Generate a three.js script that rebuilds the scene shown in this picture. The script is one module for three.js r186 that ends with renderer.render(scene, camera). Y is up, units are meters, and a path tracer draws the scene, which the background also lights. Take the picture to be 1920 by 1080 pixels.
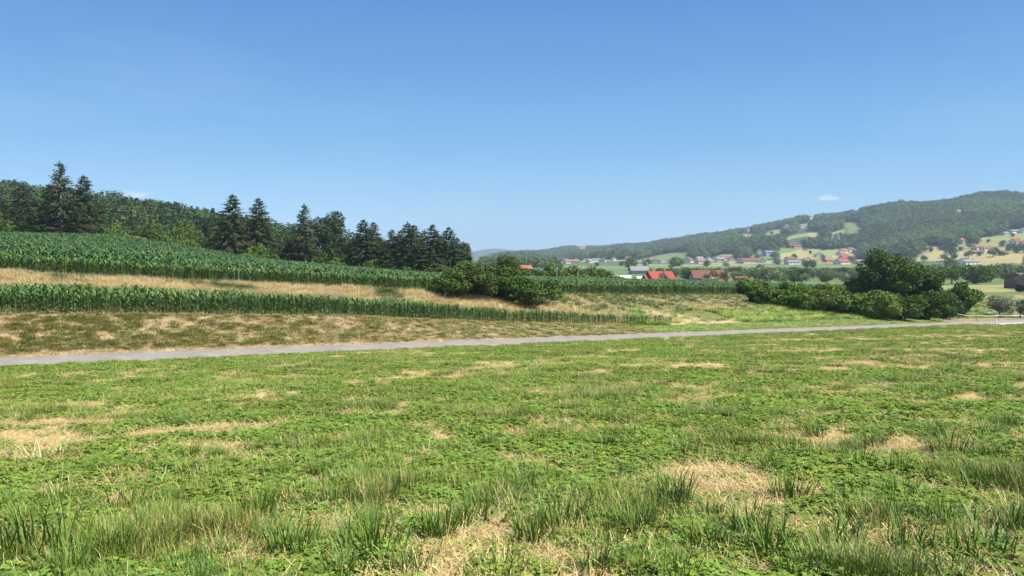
import * as THREE from 'three';

// ---------------------------------------------------------------- camera, sky, sun, exposure
const F = 1386, CX = 960, HORIZON = 480;              // lens of the photograph in pixels of 1920 x 1080
const scene = new THREE.Scene();
const camera = new THREE.PerspectiveCamera(42.56, 16 / 9, 0.1, 12000);
camera.position.set(0, 0, 0);
camera.lookAt(0, -60 / F, -1);
const renderer = new THREE.WebGLRenderer({ antialias: true });
renderer.toneMapping = THREE.LinearToneMapping;
renderer.toneMappingExposure = 1.75;
renderer.shadowMap.enabled = true;
const SUN_DIR = new THREE.Vector3(0.53, 0.83, 0.19).normalize();
const sun = new THREE.DirectionalLight(new THREE.Color().setRGB(1, 0.91, 0.76), 5.0);
sun.name = 'sun';
sun.position.copy(SUN_DIR).multiplyScalar(300);
sun.castShadow = true; sun.shadow.mapSize.set(4096, 4096);
Object.assign(sun.shadow.camera, { left: -200, right: 200, top: 200, bottom: -200, near: 1, far: 900 });
scene.add(sun, sun.target);

function rngOf(seed) { let a = seed >>> 0; return () => { a = (a + 0x6d2b79f5) | 0; let t = Math.imul(a ^ (a >>> 15), 1 | a); t = (t + Math.imul(t ^ (t >>> 7), 61 | t)) ^ t; return ((t ^ (t >>> 14)) >>> 0) / 4294967296; }; }
const clamp = (x, a, b) => Math.min(b, Math.max(a, x)), lerp = (a, b, t) => a + (b - a) * t;
const smooth = (a, b, x) => { const t = clamp((x - a) / (b - a), 0, 1); return t * t * (3 - 2 * t); };
function hash2(i, j) { let h = Math.imul(i, 374761393) ^ Math.imul(j, 668265263); h = Math.imul(h ^ (h >>> 13), 1274126177); return ((h ^ (h >>> 16)) >>> 0) / 4294967296; }
function noise(x, y) { const i = Math.floor(x), j = Math.floor(y), u = x - i, v = y - j, a = u * u * (3 - 2 * u), b = v * v * (3 - 2 * v); return lerp(lerp(hash2(i, j), hash2(i + 1, j), a), lerp(hash2(i, j + 1), hash2(i + 1, j + 1), a), b); }
function fbm(x, y, n = 4) { let s = 0, a = 0.5, t = 0; for (let k = 0; k < n; k++) { s += a * noise(x, y); t += a; a *= 0.5; x = x * 2.03 + 17.7; y = y * 2.03 + 5.3; } return s / t; }

// clear summer sky: one gradient by height all round, with two small fair-weather clouds
{
  const W = 4096, Hh = 2048, data = new Float32Array(W * Hh * 4);
  const stops = [[-90, .18, .26, .33], [-2, .292, .46, .59], [0, .296, .465, .595], [3, .238, .415, .57], [8, .136, .300, .51], [14, .086, .216, .446], [20, .056, .159, .382], [35, .037, .118, .317], [60, .027, .093, .274], [90, .024, .084, .25]];
  const clouds = [[255, 366, 34, 7, 3], [1550, 372, 30, 7, 9], [1205, -9000, 1, 1, 1]];
  for (let row = 0; row < Hh; row++) {
    const el = ((row + 0.5) / Hh - 0.5) * 180;
    let k = 1; while (k < stops.length - 1 && stops[k][0] < el) k++;
    const a = stops[k - 1], b = stops[k], t = clamp((el - a[0]) / (b[0] - a[0]), 0, 1);
    const c = [lerp(a[1], b[1], t), lerp(a[2], b[2], t), lerp(a[3], b[3], t)];
    for (let col = 0; col < W; col++) {
      const az = ((col + 0.5) / W - 0.5) * 2 * Math.PI, ce = Math.cos(el * Math.PI / 180), x = Math.cos(az) * ce, y = Math.sin(el * Math.PI / 180), z = Math.sin(az) * ce;
      let m = 0;
      if (el > 1 && el < 24) {
        m += 0.05 * smooth(.52, .8, fbm(az * 3 + 9, el * .35, 4)) * smooth(1, 4, el) * (1 - smooth(9, 20, el));   // thin cirrus veils all round
        if (z < -0.3) {
          const px = CX + F * x / -z, py = HORIZON - F * y / -z;
          for (const [cx, cy, rx, ry, sd] of clouds) {
            const ux = (px - cx) / rx, uy = (py - cy) / ry;
            if (Math.abs(ux) < 1.6 && Math.abs(uy) < 2) m += 0.62 * smooth(.1, 1.05, 1 - (ux * ux + uy * uy * (uy > 0 ? 1.6 : 1)) + 1.7 * (fbm(px / 9 + sd, py / 4 + sd, 4) - .5));
          }
        }
      }
      m = clamp(m, 0, 1);
      const o = (row * W + col) * 4;
      data[o] = lerp(c[0], .56, m); data[o + 1] = lerp(c[1], .58, m); data[o + 2] = lerp(c[2], .61, m); data[o + 3] = 1;
    }
  }
  const sky = new THREE.DataTexture(data, W, Hh, THREE.RGBAFormat, THREE.FloatType);
  sky.mapping = THREE.EquirectangularReflectionMapping; sky.magFilter = THREE.LinearFilter; sky.minFilter = THREE.LinearFilter; sky.needsUpdate = true;
  scene.background = sky; scene.environment = sky;
}
scene.fog = new THREE.FogExp2(new THREE.Color().setRGB(.62, .80, 1), 0.00020);

// ---------------------------------------------------------------- helpers for names, labels, meshes
const taken = new Map();
function numbered(n) { const k = taken.get(n) ?? 0; taken.set(n, k + 1); return k ? n + '_' + String(k).padStart(3, '0') : n; }
function shade(o) { o.traverse((m) => { if (m.isMesh) { m.castShadow = true; m.receiveShadow = true; } }); return o; }
function top(o, name, label, category, group, kind) {
  o.name = numbered(name); o.userData = {};
  if (label) o.userData.label = label;
  if (category) o.userData.category = category;
  if (group) o.userData.group = group;
  if (kind) o.userData.kind = kind;
  shade(o); scene.add(o); return o;
}
function part(parent, name, geo, mat) { const m = new THREE.Mesh(geo, mat); m.name = name; m.castShadow = m.receiveShadow = true; parent.add(m); return m; }
function copyOf(o, label, group) { const c = o.clone(); c.userData = { ...o.userData }; c.name = numbered(o.name.replace(/_\d{3}$/, '')); if (label) c.userData.label = label; if (group) c.userData.group = group; scene.add(c); return c; }
const rgb = (r, g, b) => new THREE.Color().setRGB(r, g, b);
function mat(r, g, b, rough = 0.9, more = {}) { return new THREE.MeshStandardMaterial({ color: rgb(r, g, b), roughness: rough, ...more }); }
const leafMat = (through, rough) => through ? new THREE.MeshPhysicalMaterial({ color: 0xffffff, vertexColors: true, roughness: 1, side: THREE.DoubleSide, transmission: through, thickness: 0, ior: 1.35 }) : new THREE.MeshPhysicalMaterial({ color: 0xffffff, vertexColors: true, roughness: rough, specularIntensity: .2, side: THREE.DoubleSide });
class GB {
  constructor() { this.p = []; this.c = []; this.i = []; this.u = []; }
  v(x, y, z, c, u = 0, w = 0) { this.p.push(x, y, z); if (c) this.c.push(c[0], c[1], c[2]); this.u.push(u, w); return this.p.length / 3 - 1; }
  quad(a, b, c, d) { this.i.push(a, b, c, a, c, d); }
  tri(a, b, c) { this.i.push(a, b, c); }
  build() {
    const g = new THREE.BufferGeometry();
    g.setAttribute('position', new THREE.Float32BufferAttribute(this.p, 3));
    g.setAttribute('uv', new THREE.Float32BufferAttribute(this.u, 2));
    if (this.c.length === this.p.length) g.setAttribute('color', new THREE.Float32BufferAttribute(this.c, 3));
    g.setIndex(this.i); g.computeVertexNormals(); return g;
  }
  // tapered tube through points [x,y,z,r]
  tube(pts, n, c) {
    let prev = null;
    for (let k = 0; k < pts.length; k++) {
      const P = pts[k], A = pts[Math.max(0, k - 1)], B = pts[Math.min(pts.length - 1, k + 1)];
      const d = new THREE.Vector3(B[0] - A[0], B[1] - A[1], B[2] - A[2]).normalize();
      const s = Math.abs(d.y) > 0.9 ? new THREE.Vector3(1, 0, 0) : new THREE.Vector3(0, 1, 0);
      const e1 = new THREE.Vector3().crossVectors(d, s).normalize(), e2 = new THREE.Vector3().crossVectors(d, e1);
      const ring = [];
      for (let j = 0; j < n; j++) { const a = j / n * 6.2832, q = Math.cos(a) * P[3], w = Math.sin(a) * P[3]; ring.push(this.v(P[0] + e1.x * q + e2.x * w, P[1] + e1.y * q + e2.y * w, P[2] + e1.z * q + e2.z * w, c, j / n * 2, k)); }
      if (prev) for (let j = 0; j < n; j++) this.quad(prev[j], prev[(j + 1) % n], ring[(j + 1) % n], ring[j]);
      prev = ring;
    }
    return this;
  }
  box(x0, x1, y0, y1, z0, z1, c) {
    const f = (a) => this.quad(...a.map((q) => this.v(q[0], q[1], q[2], c)));
    f([[x0, y0, z1], [x1, y0, z1], [x1, y1, z1], [x0, y1, z1]]); f([[x1, y0, z0], [x0, y0, z0], [x0, y1, z0], [x1, y1, z0]]);
    f([[x1, y0, z1], [x1, y0, z0], [x1, y1, z0], [x1, y1, z1]]); f([[x0, y0, z0], [x0, y0, z1], [x0, y1, z1], [x0, y1, z0]]);
    f([[x0, y1, z1], [x1, y1, z1], [x1, y1, z0], [x0, y1, z0]]); f([[x0, y0, z0], [x1, y0, z0], [x1, y0, z1], [x0, y0, z1]]);
    return this;
  }
  // leaf: a diamond folded along its rib; o = base, d = direction, n = normal
  leaf(ox, oy, oz, dx, dy, dz, nx, ny, nz, len, wid, c) {
    let sx = dy * nz - dz * ny, sy = dz * nx - dx * nz, sz = dx * ny - dy * nx; const l = Math.hypot(sx, sy, sz) || 1; sx /= l; sy /= l; sz /= l;
    const mx = ox + dx * len * .45, my = oy + dy * len * .45, mz = oz + dz * len * .45, w = wid / 2, lift = wid * .12;
    const a = this.v(ox, oy, oz, c), t = this.v(ox + dx * len, oy + dy * len, oz + dz * len, c);
    const q = this.v(mx + sx * w + nx * lift, my + sy * w + ny * lift, mz + sz * w + nz * lift, c), r = this.v(mx - sx * w + nx * lift, my - sy * w + ny * lift, mz - sz * w + nz * lift, c);
    this.tri(a, q, t); this.tri(a, t, r);
  }
}
function canvasNoise(size, fn, srgb = false) {
  const d = new Uint8Array(size * size * 4);
  for (let y = 0; y < size; y++) for (let x = 0; x < size; x++) { const v = fn(x / size, y / size); for (let k = 0; k < 3; k++) d[(y * size + x) * 4 + k] = clamp(v[k] * 255, 0, 255); d[(y * size + x) * 4 + 3] = 255; }
  const t = new THREE.DataTexture(d, size, size); t.wrapS = t.wrapT = THREE.RepeatWrapping; t.magFilter = THREE.LinearFilter; t.minFilter = THREE.LinearFilter; if (srgb) t.colorSpace = THREE.SRGBColorSpace; t.needsUpdate = true; return t;
}
// tiling fbm
function tnoise(x, y, p) { const i = Math.floor(x), j = Math.floor(y), u = x - i, v = y - j, a = u * u * (3 - 2 * u), b = v * v * (3 - 2 * v), m = (k) => ((k % p) + p) % p; return lerp(lerp(hash2(m(i), m(j)), hash2(m(i + 1), m(j)), a), lerp(hash2(m(i), m(j + 1)), hash2(m(i + 1), m(j + 1)), a), b); }
function tfbm(x, y, p, n) { let s = 0, a = .5, t = 0; for (let k = 0; k < n; k++) { s += a * tnoise(x * p + k * 31, y * p + k * 57, p); t += a; a *= .55; p *= 2; } return s / t; }

// ---------------------------------------------------------------- the lie of the land
// depth d = -z; px = the bearing, as a column of the photograph. A straight line on the ground is straight in (px, 1/d) and (px, py).
const SQ = 0.03302;
const sOf = (x, d) => (0.02526 * d - 0.02127 * x - 1) / SQ, tOf = (x, d) => 0.765 * x + 0.644 * d;    // across and along the road
const roadY = (t) => -3.51 - 0.04346 * t;
const invRoad = (px) => Math.max(0.0052, 0.04 - 1.535e-5 * px);
const atS = (px, s) => (1 + SQ * s) / invRoad(px);                                                     // depth of the line s from the road
function table(rows) { return (px) => { let k = 1; while (k < rows.length - 1 && rows[k][0] < px) k++; const a = rows[k - 1], b = rows[k], t = clamp((px - a[0]) / (b[0] - a[0]), 0, 1); return [1 / lerp(1 / a[1], 1 / b[1], t), lerp(a[2], b[2], t)]; }; }
const F4py = table([[-400, 1, 590], [0, 1, 590], [320, 1, 591], [640, 1, 593], [960, 1, 606], [1100, 1, 608.5], [1260, 1, 611], [1400, 1, 606], [1600, 1, 600], [1760, 1, 598], [1920, 1, 596], [2300, 1, 580]]);
const F5 = table([[-400, 35, 560], [0, 38, 566], [320, 41, 571], [640, 44, 587], [960, 50, 605], [1100, 53, 607], [1260, 58, 607], [1400, 66, 600], [1600, 80, 592], [1760, 95, 590], [1920, 125, 590], [2300, 160, 580]]);
const F6 = table([[-400, 40, 505], [0, 43, 512], [320, 46, 529], [640, 49, 541], [800, 52.5, 548], [960, 57, 554], [1100, 66, 553], [1260, 76, 553], [1400, 88, 552], [1600, 105, 555], [1760, 125, 558], [1920, 165, 553], [2300, 200, 550]]);
const F7 = table([[-400, 125, 440], [0, 125, 449], [200, 125, 453], [320, 125, 469], [480, 125, 497], [640, 125, 512], [800, 120, 526], [960, 120, 533], [1100, 130, 535.5], [1260, 150, 537], [1440, 170, 542], [1600, 180, 545], [1920, 205, 541], [2300, 230, 540]]);
const F8 = table([[-400, 145, 445], [0, 142, 452], [320, 140, 474], [480, 140, 502], [640, 145, 517], [800, 145, 530], [960, 165, 540], [1100, 185, 541], [1260, 205, 543], [1440, 225, 541], [1920, 250, 533], [2300, 280, 530]]);
const F9 = table([[-400, 220, 430], [0, 220, 446], [320, 215, 470], [545, 220, 500], [700, 260, 530], [900, 280, 533], [1920, 300, 528], [2300, 300, 528]]);
const F10 = table([[-400, 300, 410], [0, 300, 415], [320, 300, 440], [545, 300, 480], [700, 600, 505], [900, 700, 501], [1300, 1000, 495], [1450, 950, 495.7], [1600, 980, 495], [1740, 800, 498.5], [1920, 700, 501], [2300, 650, 500]]);
const F11 = table([[-400, 370, 380.4], [0, 380, 390.4], [320, 370, 434.4], [545, 380, 484.4], [700, 1200, 492], [900, 1900, 488.7], [975, 1800, 487], [1060, 1700, 486.5], [1200, 1500, 483.7], [1300, 1300, 480], [1450, 1150, 465.5], [1600, 1150, 474], [1740, 950, 468], [1920, 900, 458], [2300, 850, 450]]);
const F12 = table([[-400, 420, 363.1], [0, 430, 383.1], [200, 430, 433.6], [320, 430, 441.6], [420, 430, 464.6], [545, 440, 489.6], [700, 1600, 487], [900, 2300, 486], [975, 2200, 481], [1060, 2100, 477.4], [1200, 1900, 469.8], [1300, 1700, 462], [1450, 1450, 440], [1600, 1350, 434], [1740, 1300, 416], [1920, 1300, 400], [2300, 1250, 385]]);
const F13 = table([[-400, 480, 369], [0, 480, 381], [100, 480, 411], [200, 480, 435], [260, 480, 437], [340, 480, 448], [420, 480, 469], [480, 480, 484], [545, 480, 492], [620, 600, 478], [700, 2000, 484], [900, 2600, 484], [975, 2600, 478.4], [1060, 2500, 472.6], [1090, 2480, 470.7], [1200, 2300, 463], [1260, 2150, 455.7], [1340, 2000, 446], [1400, 1900, 436.7], [1450, 1800, 427], [1500, 1750, 414.5], [1560, 1700, 411.8], [1600, 1650, 405], [1640, 1600, 395.4], [1680, 1600, 388.4], [1720, 1600, 390.4], [1760, 1600, 388.4], [1800, 1600, 380.4], [1840, 1600, 371.4], [1880, 1600, 370.4], [1920, 1600, 374.4], [2300, 1600, 350]]);
const NEAR = 8;                                        // features 0..8 are the near ground
let lastPx = NaN, lastP = null;
function profile(px) {
  px = clamp(px, -3400, 5300);
  if (px === lastPx) return lastP;
  const D = [3], Y = [-1.62], a = (px - CX) / F;
  for (const s of [-1.5, 1.5]) { const d = atS(px, s); D.push(d); Y.push(roadY(tOf(a * d, d))); }
  { const d = atS(px, 4.6), q = F4py(px)[1]; D.push(d); Y.push((HORIZON - q) / F * d); }
  for (const f of [F5, F6, F7, F8, F9, F10, F11, F12, F13]) { let [d, q] = f(px); d = Math.max(d, D[D.length - 1] + .5); D.push(d); Y.push((HORIZON - q) / F * d); }
  D.push(D[D.length - 1] * 1.3); Y.push(Y[Y.length - 1] - 45);
  lastPx = px; lastP = [D, Y]; return lastP;
}
// D: 0 field start, 1 road near, 2 road far, 3 bank top, 4 lower strip back, 5 upper field front, 6 crest, 7 beyond, 8 valley, 9.. slopes, 12 ridge, 13 back
function H(x, d) {
  const px = CX + F * x / d, [D, Y] = profile(px);
  if (d <= D[0]) return lerp(-1.62, Y[0], 1) + (D[0] - d) * .04;
  let k = 1; while (k < D.length - 1 && D[k] < d) k++;
  const t = clamp((d - D[k - 1]) / (D[k] - D[k - 1]), 0, 1);
  let y = lerp(Y[k - 1], Y[k], t);
  const e = Math.min(1, 4 * t * (1 - t));               // no bumps on the edges of the road and the banks
  if (k === 1) y += e * .10 * (fbm(x * .8, d * .8, 3) - .5) + .0 ;
  else if (k === 3) y += e * (.34 * (fbm(x * 1.1 + 7, d * 1.1, 4) - .5) + .12 * (fbm(x * 4, d * 4, 2) - .5)) * clamp((Y[3] - Y[2]) / 1.2 + .25, .2, 1);
  else if (k === 4 || k === 5) y += e * .22 * (fbm(x * .6, d * .6 + 40, 3) - .5);
  else if (k === 6) y += e * .3 * (fbm(x * .08, d * .08, 2) - .5);
  else if (k > 9) y += e * .012 * d * (fbm(x * .006 + 3, d * .006, 3) - .5);
  return y;
}
const ground = (px, d) => { const x = (px - CX) / F * d; return new THREE.Vector3(x, H(x, d), -d); };
const project = (x, y, d) => [CX + F * x / d, HORIZON - F * y / d];
// where the ground stands at a bearing and a height of the photograph, searched from dmin outwards
function hit(px, py, dmin, dmax = 2700) { let best = dmin, err = 1e9; for (let d = dmin; d < dmax; d *= 1.004) { const x = (px - CX) / F * d, q = project(x, H(x, d), d)[1], e = Math.abs(q - py) + (d - dmin) * .0006; if (e < err) { err = e; best = d; } } return best; }
function inPoly(x, y, poly) { let c = false; for (let i = 0, j = poly.length - 1; i < poly.length; j = i++) { const [xi, yi] = poly[i], [xj, yj] = poly[j]; if ((yi > y) !== (yj > y) && x < (xj - xi) * (y - yi) / (yj - yi) + xi) c = !c; } return c; }
const MEADOWS = [
  ['green', [[1431, 467], [1497, 464], [1502, 467], [1487, 472], [1460, 475], [1449, 471]]], ['gold', [[1460, 475], [1502, 468], [1517, 474], [1515, 482], [1497, 486], [1465, 487], [1461, 480]]],
  ['green', [[1407, 477], [1430, 476], [1446, 480], [1450, 490], [1407, 486]]], ['pale', [[1422, 441], [1447, 432], [1467, 428], [1462, 436], [1437, 443]]], ['pale', [[1380, 441], [1400, 438], [1418, 438], [1424, 443], [1385, 446]]],
  ['pale', [[1456, 452], [1487, 441], [1510, 438], [1515, 443], [1487, 447], [1465, 454]]], ['gold', [[1510, 438], [1532, 434], [1531, 445], [1516, 444]]], ['pale', [[1556, 447], [1559, 436], [1584, 430], [1580, 437], [1568, 445]]],
  ['green', [[1580, 416], [1602, 416], [1617, 427], [1607, 436], [1595, 441], [1587, 432]]], ['pale', [[1485, 427], [1505, 419], [1525, 420], [1507, 428]]],
  ['gold', [[1728, 463], [1766, 461], [1770, 474], [1752, 490], [1712, 490], [1733, 470]]], ['gold', [[1748, 490], [1780, 474], [1821, 468], [1859, 468], [1920, 478], [1920, 496], [1834, 498], [1801, 486]]],
  ['pale', [[1833, 447], [1888, 439], [1960, 436], [1960, 452], [1888, 455], [1834, 457]]], ['pale', [[1780, 459], [1834, 456], [1896, 455], [1960, 456], [1960, 482], [1859, 471], [1821, 470], [1793, 468]]],
  ['green', [[1203, 486], [1253, 475], [1287, 472], [1292, 484], [1237, 487]]], ['pale', [[1333, 488], [1352, 477], [1376, 475], [1376, 484], [1341, 491]]], ['pale', [[1512, 466], [1544, 469], [1600, 466], [1608, 472], [1595, 492], [1520, 492]]],
  ['pale', [[1600, 405], [1606, 402], [1612, 404], [1606, 408]]], ['pale', [[1880, 436], [1900, 430], [1960, 428], [1960, 440], [1890, 441]]], ['gold', [[1715, 466], [1735, 460], [1760, 460], [1740, 468]]],
];
const MEADOW_COLOR = { green: [.13, .20, .055], gold: [.32, .28, .11], pale: [.22, .25, .085] };
function hidesMeadow(x, d, h) { const y = H(x, d), [px, py] = project(x, y, d); if (px < 1150 || d < 500) return false; const w = h * .4 * F / d; for (const f of [0, .5, 1]) for (const q of [-w, w]) for (const [, poly] of MEADOWS) if (inPoly(px + q, py - f * h * F / d, poly)) return true; return false; }
function meadowAt(x, d) { const [px, py] = project(x, H(x, d), d); if (px < 1150 || d < 500) return null; for (const [k, poly] of MEADOWS) if (inPoly(px, py, poly)) return k; return null; }

// patches of dry straw in the near field, given where they lie on the ground: [x, d, half-width, half-depth, strength]
const fieldAt = (px, py) => { let d = 4; for (let k = 0; k < 60; k++) { const x = (px - CX) / F * d; const want = -H(x, d) * F / Math.max(1, py - HORIZON); d = clamp(lerp(d, want, .5), 3.1, 110); } return [(px - CX) / F * d, d]; };
const DRY = [[90, 712, 130, 9], [230, 702, 100, 6], [100, 815, 130, 24], [60, 850, 70, 40], [300, 820, 110, 14], [240, 765, 60, 10], [210, 960, 70, 30], [60, 945, 60, 18], [370, 1050, 90, 26], [560, 690, 70, 5], [540, 712, 45, 5], [620, 660, 60, 4], [860, 645, 60, 2.5], [960, 690, 70, 5], [1010, 685, 35, 7], [870, 765, 30, 9], [850, 1040, 70, 30], [800, 850, 40, 26], [985, 870, 70, 18], [1040, 920, 60, 22], [1180, 690, 60, 4], [1300, 692, 50, 5], [1270, 745, 40, 5], [1370, 895, 90, 20], [1340, 930, 60, 30], [1430, 950, 120, 26], [1460, 1000, 80, 30], [1700, 690, 130, 6], [1620, 680, 70, 5], [1770, 660, 110, 5], [1860, 690, 60, 6], [1480, 660, 80, 4], [1560, 700, 40, 4], [1760, 632, 140, 3], [1640, 640, 120, 2.6], [1500, 640, 90, 2.4], [1560, 925, 60, 20], [1700, 920, 90, 16], [1880, 960, 60, 26], [1640, 1040, 90, 26], [1250, 1010, 60, 24], [1100, 960, 50, 24], [580, 1020, 50, 26], [450, 760, 80, 10], [640, 760, 60, 8], [740, 700, 50, 5], [1020, 1060, 60, 20]].map(([px, py, w, h]) => { const [x, d] = fieldAt(px, py), [, d2] = fieldAt(px, py - h); return [x, d, w / F * d, Math.max(.25, d2 - d)]; });
function dryAt(x, d) {
  let m = 0;
  for (const [cx, cd, w, h] of DRY) { const u = (x - cx) / w, v = (d - cd) / h, q = u * u + v * v; if (q < 2.5) m = Math.max(m, 1 - q * .62); }
  const base = fbm(x * .55 + 3, d * .9 + 1, 4), fine = fbm(x * 2.4, d * 2.4, 3);
  return clamp(smooth(.50, .70, base) * .55 + m * (.66 + .16 * smooth(9, 5, d)) + (fine - .5) * 2.0, 0, 1);
}

// ---------------------------------------------------------------- ground, valley and hills (structure)
const grainTex = canvasNoise(1024, (u, v) => { const a = tfbm(u, v, 6, 7), b = tfbm(u + .37, v + .11, 48, 3), f = tfbm(u * 1, v, 96, 2); const g = .62 + .5 * (a - .5) + .55 * (b - .5) + .4 * (f - .5); return [g * 1.03, g, g * .96]; });
const grainBump = canvasNoise(512, (u, v) => { const a = .6 * tfbm(u, v, 12, 5) + .4 * tfbm(u + .5, v, 64, 2); return [a, a, a]; });
const groundMat = new THREE.MeshStandardMaterial({ vertexColors: true, roughness: 1, map: grainTex, bumpMap: grainBump, bumpScale: .05 });
const hillMat = new THREE.MeshStandardMaterial({ vertexColors: true, roughness: 1 });
function columns(step) { const c = [-3200, -2200, -1500, -1000, -700, -500, -350, -220, -140]; for (let p = -80; p <= 2000; p += step) c.push(p); c.push(2060, 2140, 2260, 2500, 2900, 3500, 4300, 5200); return c; }
function mixc(a, b, t) { return [lerp(a[0], b[0], t), lerp(a[1], b[1], t), lerp(a[2], b[2], t)]; }
const TAN = [.58, .44, .22], SOIL = [.36, .265, .15], THATCH = [.30, .25, .11], EARTH = [.48, .37, .215], GREENISH = [.13, .17, .055];
const bankGreen = (x, d) => fbm(x * .8 + 3, d * 1.2, 3) * .32 + fbm(x * 3.4, d * 3.4 + 9, 3) * .68 + .02;
const sandAt = (x, d) => { const px = CX + F * x / d, u = (px - 1300) / 105, v = (d - 61) / 6; return clamp(1.3 - u * u - v * v + 1.4 * (fbm(x * .5, d * .9, 3) - .5), 0, 1); };
function nearColor(x, d, k, t) {
  const s = sOf(x, d);
  if (k === 1) {
    const q = dryAt(x, d), edge = smooth(-2.6, -1.7, s) * (.5 + .5 * noise(x * 3, d * 3)), n = noise(x * 11, d * 11) * .6 + noise(x * 27, d * 27) * .4;
    const dry = mixc([.25, .17, .09], [.48, .36, .18], smooth(.3, .7, n)), green = mixc([.20, .15, .07], [.42, .33, .16], smooth(.35, .75, n));
    return mixc(mixc(green, dry, smooth(.2, .75, q)), [.50, .42, .25], edge);
  }
  if (k === 2) return [.3, .28, .25];
  if (k === 3) {
    const g = smooth(.46, .62, bankGreen(x, d));
    const e = mixc(EARTH, [.37, .27, .155], smooth(.45, .65, fbm(x * 1.7 + 20, d * 1.7, 3)));
    return mixc(mixc(e, [.36, .30, .13], g * .7), [.56, .46, .28], (1 - smooth(1.6, 2.1, s)) * .8);
  }
  if (k === 4) return x > 8 + 4 * fbm(x * .4, d * .4) ? mixc([.20, .23, .08], [.70, .55, .34], smooth(.15, .45, sandAt(x, d))) : mixc([.48, .37, .23], [.36, .27, .16], fbm(x * 2, d * 2));
  if (k === 5) { const rt = smooth(1000, 1150, CX + F * x / d); return mixc([.55, .44, .24], [.23, .25, .085], smooth(.45 - .2 * rt, .7 - .22 * rt, fbm(x * .4, d * .4, 3))); }
  if (k === 6) { const [px] = project(x, 0, d); return px > 1500 ? mixc([.17, .24, .06], [.40, .42, .15], smooth(1800, 1850, px) * smooth(.45, .6, t)) : [.22, .18, .11]; }
  const [px] = project(x, 0, d);
  return px > 1700 ? mixc([.46, .45, .16], [.30, .35, .11], fbm(x * .1, d * .2)) : mixc([.10, .13, .045], [.07, .10, .04], fbm(x * .2, d * .2));
}
function farColor(x, d) {
  const m = meadowAt(x, d); if (m) { const c = MEADOW_COLOR[m], n = fbm(x * .03, d * .05, 4), s = .85 + .3 * n; return [c[0] * s, c[1] * s, c[2] * s]; }
  const y = H(x, d), px = project(x, y, d)[0];
  if (px > 880 && y < -6.5) {   // the valley floor: strips of meadow, maize and hay
    const i = Math.floor(x / 140 + 3 + d / 900), j = Math.floor(d / 95 + .25 * Math.sin(x / 90)), h = hash2(i + 11, j + 5);
    const c = h < .5 ? [.10, .165, .045] : h < .85 ? [.065, .115, .04] : h < .95 ? [.16, .21, .07] : [.28, .26, .11];
    const s = .88 + .24 * fbm(x * .05, d * .05, 3); return [c[0] * s, c[1] * s, c[2] * s];
  }
  const s = .8 + .4 * fbm(x * .02, d * .02, 4); return [.045 * s, .075 * s, .032 * s];
}
function sheet(cols, first, last, rowsOf, color, uvScale) {
  const gb = new GB(), rows = [];
  for (let ci = 0; ci < cols.length; ci++) {
    const px = cols[ci], [D] = profile(px).map((q) => q.slice()); const a = (px - CX) / F; let n = 0;
    for (let k = first; k <= last; k++) for (let r = (k === first ? 0 : 1); r <= rowsOf[k]; r++) {
      const t = r / rowsOf[k]; let d = k <= 2 ? 1 / lerp(1 / D[k - 1], 1 / D[k], t) : lerp(D[k - 1], D[k], t);
      const x = a * d; let y = H(x, r === rowsOf[k] ? d - 1e-7 : d); if (k === 2) y -= .05 * Math.min(1, 8 * t * (1 - t));
      const c = color(x, d, k, t); gb.v(x, y, -d, c, x * uvScale, d * uvScale); n++;
    }
    rows.push(n);
  }
  const n = rows[0];
  for (let ci = 0; ci + 1 < cols.length; ci++) for (let r = 0; r + 1 < n; r++) { const o = ci * n + r; gb.quad(o, o + n, o + n + 1, o + 1); }
  return gb.build();
}
{
  const g = sheet(columns(6), 1, 7, [0, 200, 3, 26, 24, 22, 26, 6], nearColor, 1 / 2.2);
  top(new THREE.Mesh(g, groundMat), 'field_ground', 'mown clover field, earth bank and terraced crop land', 'ground', null, 'structure');
  const h = sheet(columns(5), 8, 13, [0, 0, 0, 0, 0, 0, 0, 0, 8, 40, 44, 30, 26, 6], (x, d) => farColor(x, d), 1 / 20);
  top(new THREE.Mesh(h, hillMat), 'valley_and_hills', 'valley floor with fields rising to wooded hills', 'hills', null, 'structure');
  // the field behind the photographer
  const b = new GB(), e = [[-9.05, 3], [-3, 3], [3, 3], [9.05, 3], [60, 20.5], [300, 103]], pts = [[-300, 100], [-60, 20], ...e, [300, -250], [-300, -250]];
  const shape = new THREE.Shape(pts.map(([x, d]) => new THREE.Vector2(x, d))), sg = new THREE.ShapeGeometry(shape), P = sg.attributes.position;
  for (let k = 0; k < P.count; k++) { const x = P.getX(k), d = P.getY(k); P.setXYZ(k, x, d > 0 ? H(x, Math.max(d, 3)) - (d > 3.5 ? .3 : 0) : -1.4, -d); b.v(0, 0, 0); }
  sg.setAttribute('color', new THREE.Float32BufferAttribute(new Float32Array(P.count * 3).map((_, i) => [.2, .2, .08][i % 3]), 3)); sg.computeVertexNormals();
  top(new THREE.Mesh(sg, hillMat), 'field_behind', 'green field behind the viewpoint', 'ground', null, 'structure');
}
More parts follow.
